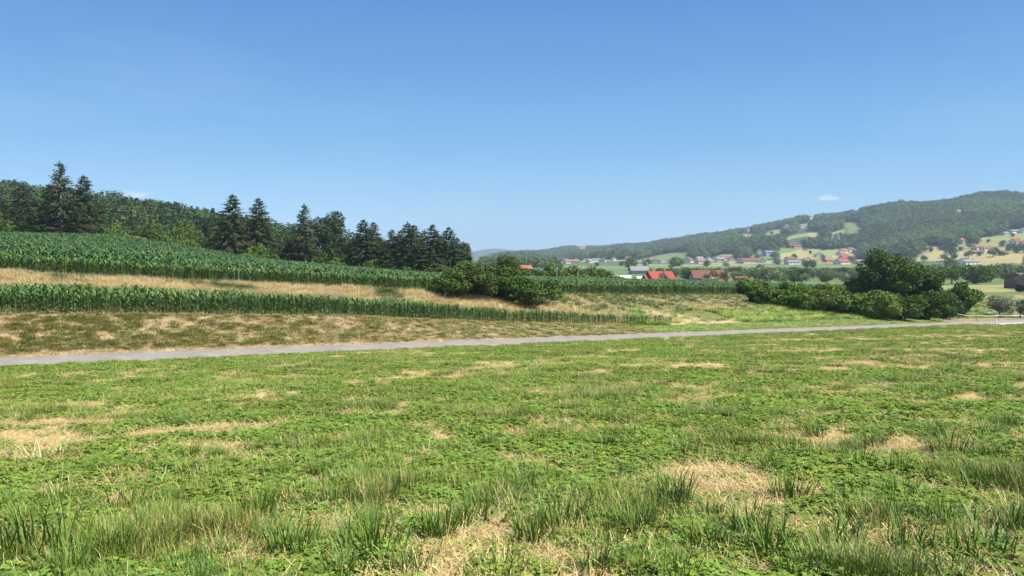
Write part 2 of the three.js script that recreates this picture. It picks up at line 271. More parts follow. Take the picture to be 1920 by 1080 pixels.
// the far blue hill at the end of the valley
{
  const gb = new GB(), N = 90, M = 16, top_ = table([[700, 1, 484], [800, 1, 478], [885, 1, 472], [905, 1, 469], [925, 1, 466.3], [940, 1, 467], [960, 1, 469.6], [985, 1, 472], [1050, 1, 478], [1150, 1, 486]]);
  for (let i = 0; i <= N; i++) for (let j = 0; j <= M; j++) {
    const px = lerp(700, 1150, i / N), v = j / M, d = lerp(3600, 5200, v), crest = (HORIZON - top_(px)[1]) / F * 4500, prof = v < .56 ? smooth(0, .56, v) : 1 - .5 * smooth(.56, 1, v);
    const x = (px - CX) / F * d, bump = 7 * (fbm(x * .012, d * .012, 4) - .5) * Math.min(1, v * 4);
    const m = px > 932 && px < 952 && v > .2 && v < .3; const s = .8 + .4 * fbm(x * .02, d * .02, 3);
    gb.v(x, lerp(-14, crest, prof) + bump, -d, m ? [.2, .25, .08] : [.045 * s, .075 * s, .034 * s]);
  }
  for (let i = 0; i < N; i++) for (let j = 0; j < M; j++) { const o = i * (M + 1) + j; gb.quad(o, o + M + 1, o + M + 2, o + 1); }
  top(new THREE.Mesh(gb.build(), hillMat), 'distant_hill', 'far wooded hill closing the valley', 'hill', null, 'structure');
}
// road and gravel
const roadTex = canvasNoise(512, (u, v) => { const a = tfbm(u, v, 5, 4), f = tfbm(u, v, 128, 2), g = .78 + .35 * (a - .5) + .5 * (f - .5); return [g, g, g * 1.01]; });
function strip(s0, s1, t0, t1, ns, nt, lift, crown, wobble = 0) {
  const gb = new GB();
  for (let i = 0; i <= nt; i++) for (let j = 0; j <= ns; j++) {
    const t = lerp(t0, t1, i / nt), q = j / ns; let s = lerp(s0, s1, q);
    if (wobble) { if (j === 0) s += wobble * (fbm(t * .9, 3.3, 3) - .5); if (j === ns) s += wobble * (fbm(t * .9, 8.8, 3) - .5); }
    const x = -.644 * (s + 30.28) + .765 * t, d = .765 * (s + 30.28) + .644 * t;
    gb.v(x, roadY(t) + lift + crown * 4 * q * (1 - q), -d, null, s / 3, t / 3);
  }
  for (let i = 0; i < nt; i++) for (let j = 0; j < ns; j++) { const o = i * (ns + 1) + j; gb.quad(o, o + 1, o + ns + 2, o + ns + 1); }
  return gb.build();
}
top(new THREE.Mesh(strip(-1.5, 1.5, -60, 175, 8, 400, .012, .035, .22), new THREE.MeshStandardMaterial({ color: rgb(.325, .305, .272), map: roadTex, roughness: .85, side: THREE.DoubleSide, bumpMap: grainBump, bumpScale: .008 })), 'road', 'narrow grey asphalt lane crossing below the field', 'road', null, 'structure');
{
  const gb = new GB(), nt = 60, ns = 8;
  for (let i = 0; i <= nt; i++) for (let j = 0; j <= ns; j++) { const t = lerp(80, 128, i / nt), w = 4.2 * smooth(0, .25, i / nt) + .6 * (fbm(t * .5, 2, 3) - .5), s = -1.45 - w * j / ns, x = -.644 * (s + 30.28) + .765 * t, d = .765 * (s + 30.28) + .644 * t; gb.v(x, H(x, d) + .02 + (j === 0 ? -.01 : 0), -d, null, s / 2, t / 2); }
  for (let i = 0; i < nt; i++) for (let j = 0; j < ns; j++) { const o = i * (ns + 1) + j; gb.quad(o, o + ns + 1, o + ns + 2, o + 1); }
  top(new THREE.Mesh(gb.build(), new THREE.MeshStandardMaterial({ color: rgb(.64, .59, .51), map: roadTex, roughness: 1, side: THREE.DoubleSide })), 'gravel_lay_by', 'pale gravel strip beside the lane', 'gravel', null, 'structure');
}

// ---------------------------------------------------------------- plants: geometry of the clumps
const blade = (gb, r, x, z, h, w, lean, az, c, segs = 3) => {
  const dx = Math.cos(az), dz = Math.sin(az), px = -dz, pz = dx; let prev = null;
  for (let k = 0; k <= segs; k++) {
    const t = k / segs, off = lean * h * t * t, y = h * t * (1 - .25 * lean * t), ww = w * (1 - t * t) * .5, ox = x + dx * off, oz = z + dz * off;
    if (k === segs) { const a = gb.v(ox, y, oz, c); gb.tri(prev[0], prev[1], a); } else { const a = gb.v(ox - px * ww, y, oz - pz * ww, c), b = gb.v(ox + px * ww, y, oz + pz * ww, c); if (prev) gb.quad(prev[0], prev[1], b, a); prev = [a, b]; }
  }
};
const vary = (r, c, a = .25, b = .12) => { const m = 1 + (r() - .5) * 2 * a, w = (r() - .5) * 2 * b; return [c[0] * m * (1 + w), c[1] * m, c[2] * m * (1 - w)]; };
const GRASS = [.160, .245, .032], GRASS2 = [.100, .178, .024], CLOVER = [.140, .222, .036], STRAW = [.50, .385, .185], DRYGRASS = [.60, .48, .26], WEED = [.11, .175, .035];
function tuftGeo(seed, n, rad, h0, h1, w, lean, colors) { const r = rngOf(seed), gb = new GB(); for (let k = 0; k < n; k++) { const a = r() * 6.283, q = Math.sqrt(r()) * rad; blade(gb, r, Math.cos(a) * q, Math.sin(a) * q, lerp(h0, h1, r()), w * (.7 + .6 * r()), lean * (.3 + r()), a + (r() - .5) * 2.4, vary(r, colors[Math.floor(r() * colors.length)]), 3); } return gb.build(); }
function cloverGeo(seed, n, rad) {
  const r = rngOf(seed), gb = new GB();
  for (let k = 0; k < n; k++) {
    const a = r() * 6.283, q = Math.sqrt(r()) * rad, x = Math.cos(a) * q, z = Math.sin(a) * q, h = .035 + r() * .085 * (1.15 - q / rad * .5), c = vary(r, CLOVER, .28, .16), tx = (r() - .5) * .7, tz = (r() - .5) * .7, l = .024 + .016 * r();
    const nl = Math.hypot(tx, 1, tz), nx = tx / nl, ny = 1 / nl, nz = tz / nl, az = r() * 6.283;
    for (let j = 0; j < 3; j++) { const b = az + j * 2.094, dx = Math.cos(b), dz = Math.sin(b), dy = -(nx * dx + nz * dz) / ny, dl = Math.hypot(dx, dy, dz); gb.leaf(x, h, z, dx / dl, dy / dl, dz / dl, nx, ny, nz, l, l * .85, c); }
    if (k % 3 === 0) blade(gb, r, x, z, h, .003, .1, az, c, 1);
  }
  return gb.build();
}
function strawGeo(seed, n, rad, stand = .006) {
  const r = rngOf(seed), gb = new GB();
  for (let k = 0; k < n; k++) {
    const a = r() * 6.283, q = Math.sqrt(r()) * rad, x = Math.cos(a) * q, z = Math.sin(a) * q, b = r() * 6.283, l = .07 + .17 * r(), e = r() < stand ? .4 + .5 * r() : (r() - .3) * .16, w = .0011 + .0012 * r(), y = .004 + r() * .022, c = vary(r, STRAW, .35, .08);
    const dx = Math.cos(b) * Math.cos(e), dy = Math.abs(Math.sin(e)), dz = Math.sin(b) * Math.cos(e), sx = -Math.sin(b) * w, sz = Math.cos(b) * w;
    gb.quad(gb.v(x - sx, y, z - sz, c), gb.v(x + sx, y, z + sz, c), gb.v(x + dx * l + sx, y + dy * l + .002, z + dz * l + sz, c), gb.v(x + dx * l - sx, y + dy * l + .002, z + dz * l - sz, c));
  }
  return gb.build();
}
const M_GRASS = new THREE.MeshPhysicalMaterial({ color: 0xffffff, vertexColors: true, roughness: .5, specularIntensity: .6, side: THREE.DoubleSide }), M_DRY = leafMat(0, .9), M_LEAF = leafMat(0, .8), M_MAIZE = new THREE.MeshPhysicalMaterial({ color: 0xffffff, vertexColors: true, roughness: .5, specularIntensity: .45, side: THREE.DoubleSide }), M_FAR = leafMat(0, .9);
class Scatter {     // one InstancedMesh per variant of a kind nobody could count
  constructor(name, label, category, geos, material) { Object.assign(this, { name, label, category, geos, material, lists: geos.map(() => []) }); this.r = rngOf(name.length * 977 + 5); }
  add(x, y, d, scale, tint, sy = 1, v = Math.floor(this.r() * this.geos.length), tilt = .1) { this.lists[v].push([x, y, d, scale, tint, sy, this.r() * 6.283, (this.r() - .5) * tilt, (this.r() - .5) * tilt]); }
  done() {
    this.geos.forEach((g, v) => {
      const L = this.lists[v]; if (!L.length) return;
      const im = new THREE.InstancedMesh(g, this.material, L.length), o = new THREE.Object3D(), c = new THREE.Color();
      L.forEach(([x, y, d, s, tint, sy, ry, rx, rz], k) => { o.position.set(x, y, -d); o.rotation.set(rx, ry, rz); o.scale.set(s, s * sy, s); o.updateMatrix(); im.setMatrixAt(k, o.matrix); im.setColorAt(k, c.setRGB(tint[0], tint[1], tint[2])); });
      top(im, this.name, this.label, this.category, null, 'stuff');
    });
    return this.lists.reduce((a, l) => a + l.length, 0);
  }
}
const tintOf = (r, a = .15, warm = .12) => { const m = 1 + (r() - .5) * 2 * a, w = (r() - .5) * 2 * warm; return [m * (1 + w), m, m * (1 - w)]; };

// ---------------------------------------------------------------- the near field
const tallGeos = [0, 1, 2, 3, 4].map((k) => tuftGeo(100 + k, 130, .075 + .015 * k, .10, .31, .0068, .5, [GRASS, GRASS2, GRASS2, [.11, .21, .035]]));
const drySpots = [];
{
  const r = rngOf(42);
  const grass = new Scatter('field_grass', 'short mown green grass growing through the field', 'grass', [0, 1, 2, 3].map((k) => tuftGeo(10 + k, 60, .19, .03, .10, .0055, 1.0, [GRASS, GRASS2, GRASS, [.26, .28, .08], [.40, .34, .14]])), M_GRASS);
  const tall = new Scatter('tall_field_grass', 'taller grass tufts scattered over the field', 'grass', tallGeos.slice(0, 3), M_GRASS);
  const clover = new Scatter('field_clover', 'low dense clover leaves covering the field', 'clover', [0, 1, 2, 3].map((k) => cloverGeo(30 + k, 70, .21)), M_LEAF);
  const straw = new Scatter('straw_litter', 'dry straw stalks lying on bare patches of the field', 'straw', [0, 1, 2].map((k) => strawGeo(50 + k, 170, .27)), M_DRY);
  const dead = new Scatter('dry_field_grass', 'bleached dry grass in the straw coloured patches', 'dry grass', [0, 1].map((k) => tuftGeo(70 + k, 60, .18, .03, .10, .0035, 1.6, [STRAW, DRYGRASS, [.42, .33, .14]])), M_DRY);
  for (let k = 0; k < 112000; k++) {
    const px = -70 + 2060 * r(), dm = atS(px, -1.75), u = r(), d = k % 2 ? lerp(3.02, dm, u) : 3.02 * Math.pow(dm / 3.02, u), x = (px - CX) / F * (d + 2.2);
    const s = sOf(x, d), t = tOf(x, d); if (s > -1.75 || (s > -6 && t > 84)) continue;
    const q = dryAt(x, d), y = H(x, d), cl = fbm(x * .7 + 50, d * .7 + 20, 3), near = smooth(11, 5, d), far = 1 + clamp(d - 10, 0, 60) * .013, z = r();
    const patch = .82 + .4 * fbm(x * .35 + 70, d * .35, 3);
    const tt = tintOf(r); const tint = [tt[0] * patch, tt[1] * patch, tt[2] * patch];
    if (q > .46 + .62 * (r() - .5)) { if (z < .42) straw.add(x, y, d, far * (.7 + .5 * r()), tintOf(r, .25, .07)); else if (z < .68) dead.add(x, y, d, far * (.6 + .6 * r()), tintOf(r, .25, .08)); else if (z < .80) grass.add(x, y, d, far * (.5 + .5 * r()), tint); else if (z < .87) clover.add(x, y, d, far * (.4 + .35 * r()), tint); continue; }
    const gapn = fbm(x * 3.3 + 5, d * 3.3 + 2, 2) + .22 * (fbm(x * .8 + 90, d * .8, 3) - .5);
    const tn = fbm(x * 2.1 + 33, d * 2.1, 2) + .1 * (1 - near);
    if (near > .15 && tn < .50 && z > .3 && cl - .05 * near <= .5 - .45 * (z - .5)) { const q2 = r(); if (q2 < .2) clover.add(x, y, d, .5 + .4 * r(), tint); else if (q2 < .55) straw.add(x, y, d, .6 + .4 * r(), tintOf(r, .25, .06)); continue; }
    if (z < .12 || (gapn < .50 && z < .9)) { if (r() < .5) straw.add(x, y, d, far * (.6 + .4 * r()), tintOf(r, .25, .06)); }
    else if (cl + .03 - .09 * near > .5 - .45 * (z - .5)) clover.add(x, y, d, far * (.55 + .45 * r()), tint);
    else { const tus = smooth(.45, .7, fbm(x * 1.7 + 33, d * 1.7, 2)); grass.add(x, y, d, far * (.7 + .5 * r()), tint, .7 + .5 * r() + (1.1 + .5 * near) * tus); }
    if (z > .90 && tn > .56 && (d > 7 || r() < .8) && fbm(x * .9 + 11, d * .9, 2) > .42) tall.add(x, y - .01, d, (.4 + .45 * r()), tint, .9);
  }
  // dry fringe along both edges of the lane
  for (let k = 0; k < 2600; k++) { const px = -60 + 2040 * r(), near = r() < .6, d = atS(px, near ? -1.62 - r() * .5 : 1.6 + r() * .5), x = (px - CX) / F * d; if (near && tOf(x, d) > 82) continue; (r() < .55 ? dead : grass).add(x, H(x, d) - .01, d, .7 + .6 * r(), tintOf(r, .2, .1)); }
  console.log('field', grass.done(), tall.done(), clover.done(), straw.done(), dead.done());
}
// tufts that stand out of the field, one by one
{
  const r = rngOf(7), spots = [[915, 850, 1.2], [1268, 960, 1.45], [1060, 1010, 1.5], [1490, 950, 1.3], [970, 940, 1.2], [350, 870, 1.1], [345, 905, 1], [70, 880, .7], [100, 960, 1.1], [230, 970, 1.2], [480, 985, 1.3], [420, 890, .9], [560, 835, .9], [700, 1060, 1.5], [60, 1060, 1.7], [200, 1070, 1.4], [1140, 850, 1], [1290, 865, 1.1], [1345, 840, 1], [1210, 900, .9], [1200, 1020, 1.4], [1450, 1060, 1.3], [1580, 1050, 1.3], [1780, 1000, 1.1], [1790, 860, 1.4], [1760, 830, 1.2], [1690, 900, 1.2], [1870, 870, 1.1], [1620, 890, 1.1], [1580, 870, 1], [1450, 900, 1.1], [1410, 1020, 1.2], [880, 1000, 1.2], [620, 960, 1.1], [760, 900, 1], [820, 1030, 1.3], [1000, 1040, 1.2], [1330, 1050, 1.2], [1710, 1050, 1.2], [1850, 1060, 1.3], [890, 740, .8], [1010, 840, .8], [540, 1060, 1.3], [300, 1000, 1], [140, 905, .8], [650, 880, .9], [1120, 960, 1.1], [1530, 830, 1], [1480, 850, .9], [1640, 845, 1.1], [1900, 810, 1], [1890, 740, .8], [1360, 790, .8], [840, 860, .8], [1080, 790, .7], [730, 780, .6], [430, 730, .6], [1700, 950, 1.1], [1590, 960, .9], [1680, 990, .9], [120, 1110, 1.2], [330, 1100, 1], [640, 1110, 1.2], [760, 1100, 1], [930, 1110, 1.1], [1120, 1100, 1.1], [1270, 1115, 1.2], [1500, 1105, 1], [1640, 1110, 1.2], [1800, 1100, 1.1], [1910, 1010, 1.1], [30, 1000, 1], [395, 1075, .9], [1350, 985, .8], [1160, 915, .8], [590, 905, .9], [520, 910, .9], [275, 895, .8], [190, 890, .7], [1830, 940, .9], [1750, 905, 1]];
  let first = null;
  spots.forEach(([px, py, sc], k) => {
    const [x, d] = fieldAt(px, py), geo = tallGeos[k % 5];
    let o;
    const m = new THREE.Mesh(geo, M_GRASS); o = top(m, 'grass_tuft', 'tall bright green grass tuft standing above the mown clover field', 'grass tuft', 'tall grass tufts in the mown field');
    o.position.set(x, H(x, d) - .012, -d); o.rotation.y = r() * 6.28; const q = sc * (.84 + .16 * r()); o.scale.set(q * 1.05, q, q * 1.05);
  });
  // bleached clumps of last year's grass
  const dcg = [0, 1, 2].map((k) => tuftGeo(140 + k, 70, .07, .10, .30, .004, .9, [[.62, .52, .30], [.56, .44, .22], [.66, .57, .36]]));
  [[965, 985, 1], [60, 880, 1.2], [110, 870, 1], [1668, 735, 1], [1012, 692, 1.3], [530, 690, 1.1], [1075, 770, .9], [800, 865, .8], [1905, 985, 1], [1370, 935, .7], [300, 712, 1], [1440, 690, .9], [150, 712, 1.2], [700, 940, .7], [1230, 965, .8], [1180, 930, .7]].forEach(([px, py, sc], k) => { const [x, d] = fieldAt(px, py), o = top(new THREE.Mesh(dcg[k % 3], M_DRY), 'dry_grass_clump', 'bleached straw coloured grass clump standing in the green field', 'dry grass clump', 'bleached grass clumps in the field'); o.position.set(x, H(x, d) - .01, -d); o.rotation.y = k * 1.3; o.scale.setScalar(sc); });
  // broad-leaved docks
  const dock = (seed) => { const q = rngOf(seed), gb = new GB(); for (let k = 0; k < 11; k++) { const a = k / 11 * 6.283 + q(), e = .35 + .6 * q(), l = .06 + .05 * q(), c = vary(q, [.12, .22, .045], .15, .1); gb.leaf(Math.cos(a) * .02, .01, Math.sin(a) * .02, Math.cos(a) * Math.cos(e), Math.sin(e), Math.sin(a) * Math.cos(e), -Math.cos(a) * Math.sin(e), Math.cos(e), -Math.sin(a) * Math.sin(e), l, l * .42, c); } return gb.build(); };
  const dg = [dock(1), dock(2), dock(3)];
  [[632, 880], [545, 1035], [935, 1000], [820, 745], [1845, 1010], [620, 870], [700, 820], [300, 930], [1010, 760], [480, 790], [1185, 780], [1600, 1020], [1290, 760]].forEach(([px, py], k) => { const [x, d] = fieldAt(px, py), o = top(new THREE.Mesh(dg[k % 3], M_LEAF), 'broadleaf_weed', 'low rosette of broad light green leaves among the clover', 'weed', 'broad-leaved weeds in the field'); o.position.set(x, H(x, d), -d); o.rotation.y = k; o.scale.setScalar(1.1 + .5 * r()); });
  // the raked straw heap
  const hb = new GB(), q = rngOf(90); const [hx, hd] = fieldAt(1333, 697);
  for (let k = 0; k < 900; k++) { const a = q() * 6.283, rad = Math.sqrt(q()), x = Math.cos(a) * rad * .42, z = Math.sin(a) * rad * .3, y = .13 * Math.pow(1 - rad * rad, .7) + q() * .02, b = q() * 6.283, l = .1 + .14 * q(), c = vary(q, [.66, .52, .27], .25, .06), w = .003, e = (q() - .55) * .5; hb.quad(hb.v(x - Math.sin(b) * w, y, z + Math.cos(b) * w, c), hb.v(x + Math.sin(b) * w, y, z - Math.cos(b) * w, c), hb.v(x + Math.cos(b) * l + Math.sin(b) * w, Math.max(.005, y + e * l), z + Math.sin(b) * l - Math.cos(b) * w, c), hb.v(x + Math.cos(b) * l - Math.sin(b) * w, Math.max(.005, y + e * l), z + Math.sin(b) * l + Math.cos(b) * w, c)); }
  const heap = top(new THREE.Mesh(hb.build(), M_DRY), 'straw_heap', 'small pale heap of cut straw lying on the clover', 'straw heap'); heap.position.set(hx, H(hx, hd), -hd); heap.scale.setScalar(1.15);
}

// ---------------------------------------------------------------- bank, dry grass strip and verges
{
  const r = rngOf(77);
  const bank = new Scatter('bank_grass', 'patchy olive green grass on the earth bank', 'grass', [0, 1, 2].map((k) => tuftGeo(200 + k, 40, .15, .04, .15, .010, 1.2, [[.18, .27, .05], [.22, .29, .065], [.54, .44, .22], [.30, .32, .10]])), M_GRASS);
  const dry = new Scatter('tall_dry_grass', 'tall bleached grass on the strip between the maize fields', 'dry grass', [0, 1, 2, 3].map((k) => tuftGeo(220 + k, 64, .26, .22, .8, .010, .85, [DRYGRASS, [.68, .57, .34], [.56, .42, .24], [.46, .40, .17]])), M_DRY);
  const weed = new Scatter('verge_weeds', 'green weeds and grass mixed into the dry verge', 'weeds', [0, 1, 2].map((k) => tuftGeo(240 + k, 55, .3, .2, .65, .02, .9, [WEED, [.14, .21, .05], [.20, .23, .07]])), M_GRASS);
  for (let k = 0; k < 17000; k++) {   // bank
    const px = -90 + 2080 * r(), [D] = profile(px), d = lerp(D[2] + .3, D[3] + .2, Math.pow(r(), .9)), x = (px - CX) / F * d, n = bankGreen(x, d);
    const t = tOf(x, d), foot = d < D[2] + 1; if (px > 1770) continue;
    if (n > .51 + .2 * (r() - .5) - (foot ? .05 : 0) - (t > 36 ? .05 : 0) || r() < .07) bank.add(x, H(x, d) - .02, d, .7 + .7 * r(), t > 40 ? [.9, 1.3, .8] : tintOf(r, .22, .15), .8 + .5 * r());
  }
  for (let k = 0; k < 10500; k++) {  // strip between the fields
    const px = -100 + 1620 * r(), [D] = profile(px), u = r(), d = lerp(D[4] - .2, D[5] + .3, u), x = (px - CX) / F * d, n = fbm(x * .35 + 60, d * .5, 3), y = H(x, d) - .03;
    const right = smooth(1000, 1200, px), g = n * .75 + .25 * fbm(x * 1.6, d * 1.6, 2) + .10 * right + .10 * right * (u - .1) + .34 * (u - .66) - .04 * (1 - right);
    const sz = lerp(.70, .58, right) * (1 - .25 * u);
    if (sandAt(x, d) > .25 && r() < .9) continue;
    if (px > 1260 && u < .2) { if (r() < .6) bank.add(x, y, d, 1 + r() * .5, [.8, 1.25, .7]); continue; }
    if (g + (r() - .5) * .12 > .56) weed.add(x, y, d, sz * (.8 + .7 * r()), tintOf(r, .2, .2), .9); else if (px < 1420 || r() < .4) dry.add(x, y, d, sz * (.5 + .55 * r() + .5 * fbm(x * .9, d * .9 + 70, 2)), tintOf(r, .2, .08).map((q) => q * 1.12), .8 + .35 * r());
  }
  for (let k = 0; k < 7000; k++) {   // right verge beyond the maize strip
    const px = 1180 + 720 * r(), [D] = profile(px), d = lerp(D[3], D[5], r() * (px < 1420 ? .45 : 1)), x = (px - CX) / F * d; if (sOf(x, d) < 4) continue;
    if (sandAt(x, d) > .25 && r() < .92) continue;
    (r() < .22 && px < 1700 ? dry : r() < .35 ? weed : bank).add(x, H(x, d) - .02, d, .75 + .6 * r(), [.85 + .2 * r(), 1.15 + .3 * r(), .7], .6);
  }
  console.log('verges', bank.done(), dry.done(), weed.done());
}

// ---------------------------------------------------------------- maize
const MAIZE = [.076, .148, .040], MAIZE2 = [.120, .205, .048];
function maizeLeaf(gb, q, y0, az, len, w, rise, c, segs) {
  const dx = Math.cos(az), dz = Math.sin(az), px = -dz, pz = dx; let prev = null, x = 0, y = y0, e = rise; const st = len / segs;
  for (let k = 0; k <= segs; k++) {
    const t = k / segs, ww = w * .5 * Math.min(1, (t + .25) * 1.6) * (1 - Math.pow(t, 3)), tw = (q() - .5) * .15;
    if (k === segs) { const a = gb.v(dx * x, y, dz * x, c); gb.tri(prev[0], prev[1], a); } else { const a = gb.v(dx * x - px * ww, y + ww * (.35 + tw), dz * x - pz * ww, c), b = gb.v(dx * x + px * ww, y + ww * (.35 - tw), dz * x + pz * ww, c); if (prev) gb.quad(prev[0], prev[1], b, a); prev = [a, b]; }
    x += Math.cos(e) * st; y += Math.sin(e) * st; e -= (1.9 + .5 * q()) / segs;
  }
}
const maizeGroup = [], maizeGeos = [], maizeFar = [];
for (let v = 0; v < 5; v++) {
  const q = rngOf(300 + v), all = new GB(), g = new THREE.Group(), plane = q() * 3.14, nl = 9;
  const sg = new GB(); const stalk = [[0, -.03, 0, .014], [.01, .35, 0, .012], [0, .72, .01, .006]]; sg.tube(stalk, 5, [.11, .19, .06]); all.tube(stalk, 4, [.11, .19, .06]);
  part(g, 'stalk', sg.build(), M_MAIZE);
  for (let k = 0; k < nl; k++) {
    const args = [.10 + .62 * k / nl, plane + (k % 2) * Math.PI + (q() - .5) * .9, .42 + .34 * Math.sin((k + 1) / nl * 2.8) * (.8 + .3 * q()), .05 + .016 * q(), 1.08 + .25 * q() + .02 * k, vary(q, k % 2 ? MAIZE : MAIZE2, .22, .1)];
    const lg = new GB(), s = Math.floor(q() * 1e6); maizeLeaf(lg, rngOf(s), ...args, 5); maizeLeaf(all, rngOf(s), ...args, 5); part(g, 'leaf', lg.build(), M_MAIZE);
  }
  maizeGroup.push(g); maizeGeos.push(all.build());
  const f = new GB(); for (let p = 0; p < 2; p++) for (let k = 0; k < 6; k++) { const h = new GB(); maizeLeaf(h, q, .30 + .09 * k, q() * 6.283, .5 + .25 * q(), .085, 1.1 + .2 * q(), vary(q, MAIZE, .25, .12), 3); const o = f.p.length / 3, ox = (p - .5) * .22; for (let i = 0; i < h.p.length; i += 3) { f.p.push(h.p[i] + ox, h.p[i + 1], h.p[i + 2]); } f.c.push(...h.c); f.u.push(...h.u); f.i.push(...h.i.map((a) => a + o)); }
  maizeFar.push(f.build());
}
{
  const r = rngOf(500), plants = [];
  for (let row = 0; row < 16; row++) for (let t = -8; t < 62; t += .19) {
    const s = 4.95 + row * .72 + (r() - .5) * .06, tt = t + (r() - .5) * .08, x = -.644 * (s + 30.28) + .765 * tt, d = .765 * (s + 30.28) + .644 * tt, [px] = project(x, 0, d), [D] = profile(px);
    if (px < -80 || px > 1262 - 20 * row || d > D[4] - .3 || r() < .04) continue;
    plants.push([row, x, d, px]);
  }
  plants.sort((a, b) => (a[0] * 9 + a[2] + (a[3] < 0 ? 100 : 0)) - (b[0] * 9 + b[2] + (b[3] < 0 ? 100 : 0)));
  const rest = new Scatter('maize_crop', 'rows of young maize behind the front row of the strip', 'maize', maizeGeos, M_MAIZE);
  plants.forEach(([row, x, d, px], k) => {
    const h = (.84 + .30 * r()) * (.86 + .3 * fbm(x * .5, d * .5, 2)) * lerp(1.08, .78, smooth(750, 1250, px)), y = H(x, d) - .02, tint = tintOf(r, .12, .1);
    if (k < 300) { const g = maizeGroup[k % 5].clone(); top(g, 'maize_plant', row === 0 ? 'young maize plant in the very front row at the lip of the earth bank' : 'young maize plant in the rows just behind the front row above the bank', 'maize plant', 'maize plants along the edge of the bank'); g.position.set(x, y, -d); g.rotation.y = r() * 6.28; g.scale.set(h, h, h); } else rest.add(x, y, d, h, tint, 1, k % 5, .08);
  });
  const n1 = rest.done();
  const up = new Scatter('upper_maize_field', 'wide field of dark green maize rising behind the grass strip', 'maize', maizeFar, M_MAIZE), edge = new Scatter('upper_maize_edge', 'first rows of the upper maize field', 'maize', maizeGeos, M_MAIZE);
  for (let s = 10; s < 150; s += .75) for (let t = -60; t < 190; t += .36) {
    const ss = s + (r() - .5) * .1, tt = t + (r() - .5) * .2, x = -.644 * (ss + 30.28) + .765 * tt, d = .765 * (ss + 30.28) + .644 * tt; if (d < 38) continue;
    const [px] = project(x, 0, d); if (px < -90 || px > 1560) continue;
    const [D] = profile(px), lo = D[5] + .3 + .7 * noise(px * .05, 3), hi = D[6] + 2; if (d < lo || d > hi) continue;
    const far = smooth(70, 130, d); if (r() < far * .35) continue;
    const big = fbm(x * .03, d * .03, 3), h = (.95 + .24 * r()) * (.88 + .3 * big), c = tintOf(r, .16, .12);
    if (d < lo + 3) { edge.add(x, H(x, d) - .02, d, h, c, 1, undefined, .08); edge.add(x + .1, H(x, d) - .02, d + .1, h, c, 1, undefined, .08); } else up.add(x, H(x, d) - .02, d, h * (1 + far * .15), c, 1, undefined, .1);
  }
  console.log('maize', plants.length, n1, edge.done(), up.done());
}

// ---------------------------------------------------------------- trees
const BARK = mat(.16, .125, .09, .95), PALEBARK = mat(.30, .24, .18, .95);
function unit(r) { const z = 2 * r() - 1, a = r() * 6.283, q = Math.sqrt(1 - z * z); return [q * Math.cos(a), z, q * Math.sin(a)]; }
// crown of clumps: each clump is a shell of leaves
function crownGeo(seed, { rx, ry, rz, cy, lobes, leaves, size, color, lobe = .42, flat = 0, low = -1, out = .5 }) {
  const r = rngOf(seed), gb = new GB(), L = [];
  for (let k = 0; k < lobes; k++) { let u; do { u = unit(r); } while (u[1] < low); const q = Math.pow(r(), .45) * .74, lr = lobe * (.65 + .7 * r()); L.push([u[0] * q * rx, u[1] * q * ry, u[2] * q * rz, lr, 1 + (r() - .5) * .3, (r() - .5) * .2]); }
  let tot = 0; for (const l of L) tot += l[3] * l[3];
  for (const [lx, ly, lz, lr, m, w] of L) {
    const n = Math.round(leaves * lr * lr / tot);
    for (let k = 0; k < n; k++) {
      const u = unit(r), q = lr * (.62 + .46 * Math.pow(r(), .6)), x = lx + u[0] * q * rx, y = cy + ly + u[1] * q * ry * .9, z = lz + u[2] * q * rz;
      const o = unit(r), ro = 1.3 - out, nx0 = u[0] * out + o[0] * ro, ny0 = u[1] * out + o[1] * ro + .45, nz0 = u[2] * out + o[2] * ro, nl = Math.hypot(nx0, ny0, nz0), nx = nx0 / nl, ny = ny0 / nl, nz = nz0 / nl;
      let p = unit(r); p[1] -= .3 + flat; const dt = p[0] * nx + p[1] * ny + p[2] * nz; let dx = p[0] - dt * nx, dy = p[1] - dt * ny, dz = p[2] - dt * nz; const dl = Math.hypot(dx, dy, dz) || 1;
      const len = size * (.6 + .8 * r()), c0 = vary(r, color, .2, .1); gb.leaf(x, y, z, dx / dl, dy / dl, dz / dl, nx, ny, nz, len, len * .62, [c0[0] * m * (1 + w), c0[1] * m, c0[2] * m * (1 - w)]);
    }
  }
  return { geo: gb.build(), L };
}
function trunkGeo(seed, h, rad, L, cy, n = 7, lean = .05) {
  const r = rngOf(seed), gb = new GB(), lx = (r() - .5) * lean * h, lz = (r() - .5) * lean * h;
  gb.tube([[0, -.4, 0, rad * 1.3], [lx * .2, h * .25, lz * .2, rad], [lx * .6, h * .6, lz * .6, rad * .7], [lx, h, lz, rad * .25]], n);
  for (const l of (L || []).slice(0, 9)) { const b = .3 + .4 * r(); gb.tube([[lx * b, h * b, lz * b, rad * .5], [l[0] * .5, lerp(h * b, cy + l[1], .6), l[2] * .5, rad * .3], [l[0], cy + l[1], l[2], rad * .1]], 5); }
  return gb.build();
}
function leafTree(name, label, category, group, seed, spec, trunk, material = M_LEAF, bark = BARK) {
  const g = new THREE.Group(), c = crownGeo(seed, spec); part(g, 'trunk', trunkGeo(seed + 1, trunk[0], trunk[1], c.L, spec.cy), bark); part(g, 'crown', c.geo, material); return top(g, name, label, category, group);
}
function put(o, px, d, ry = 0, s = 1, sink = .05) { const x = (px - CX) / F * d; o.position.set(x, H(x, d) - sink, -d); o.rotation.y = ry; if (s !== 1) o.scale.multiplyScalar(s); return o; }
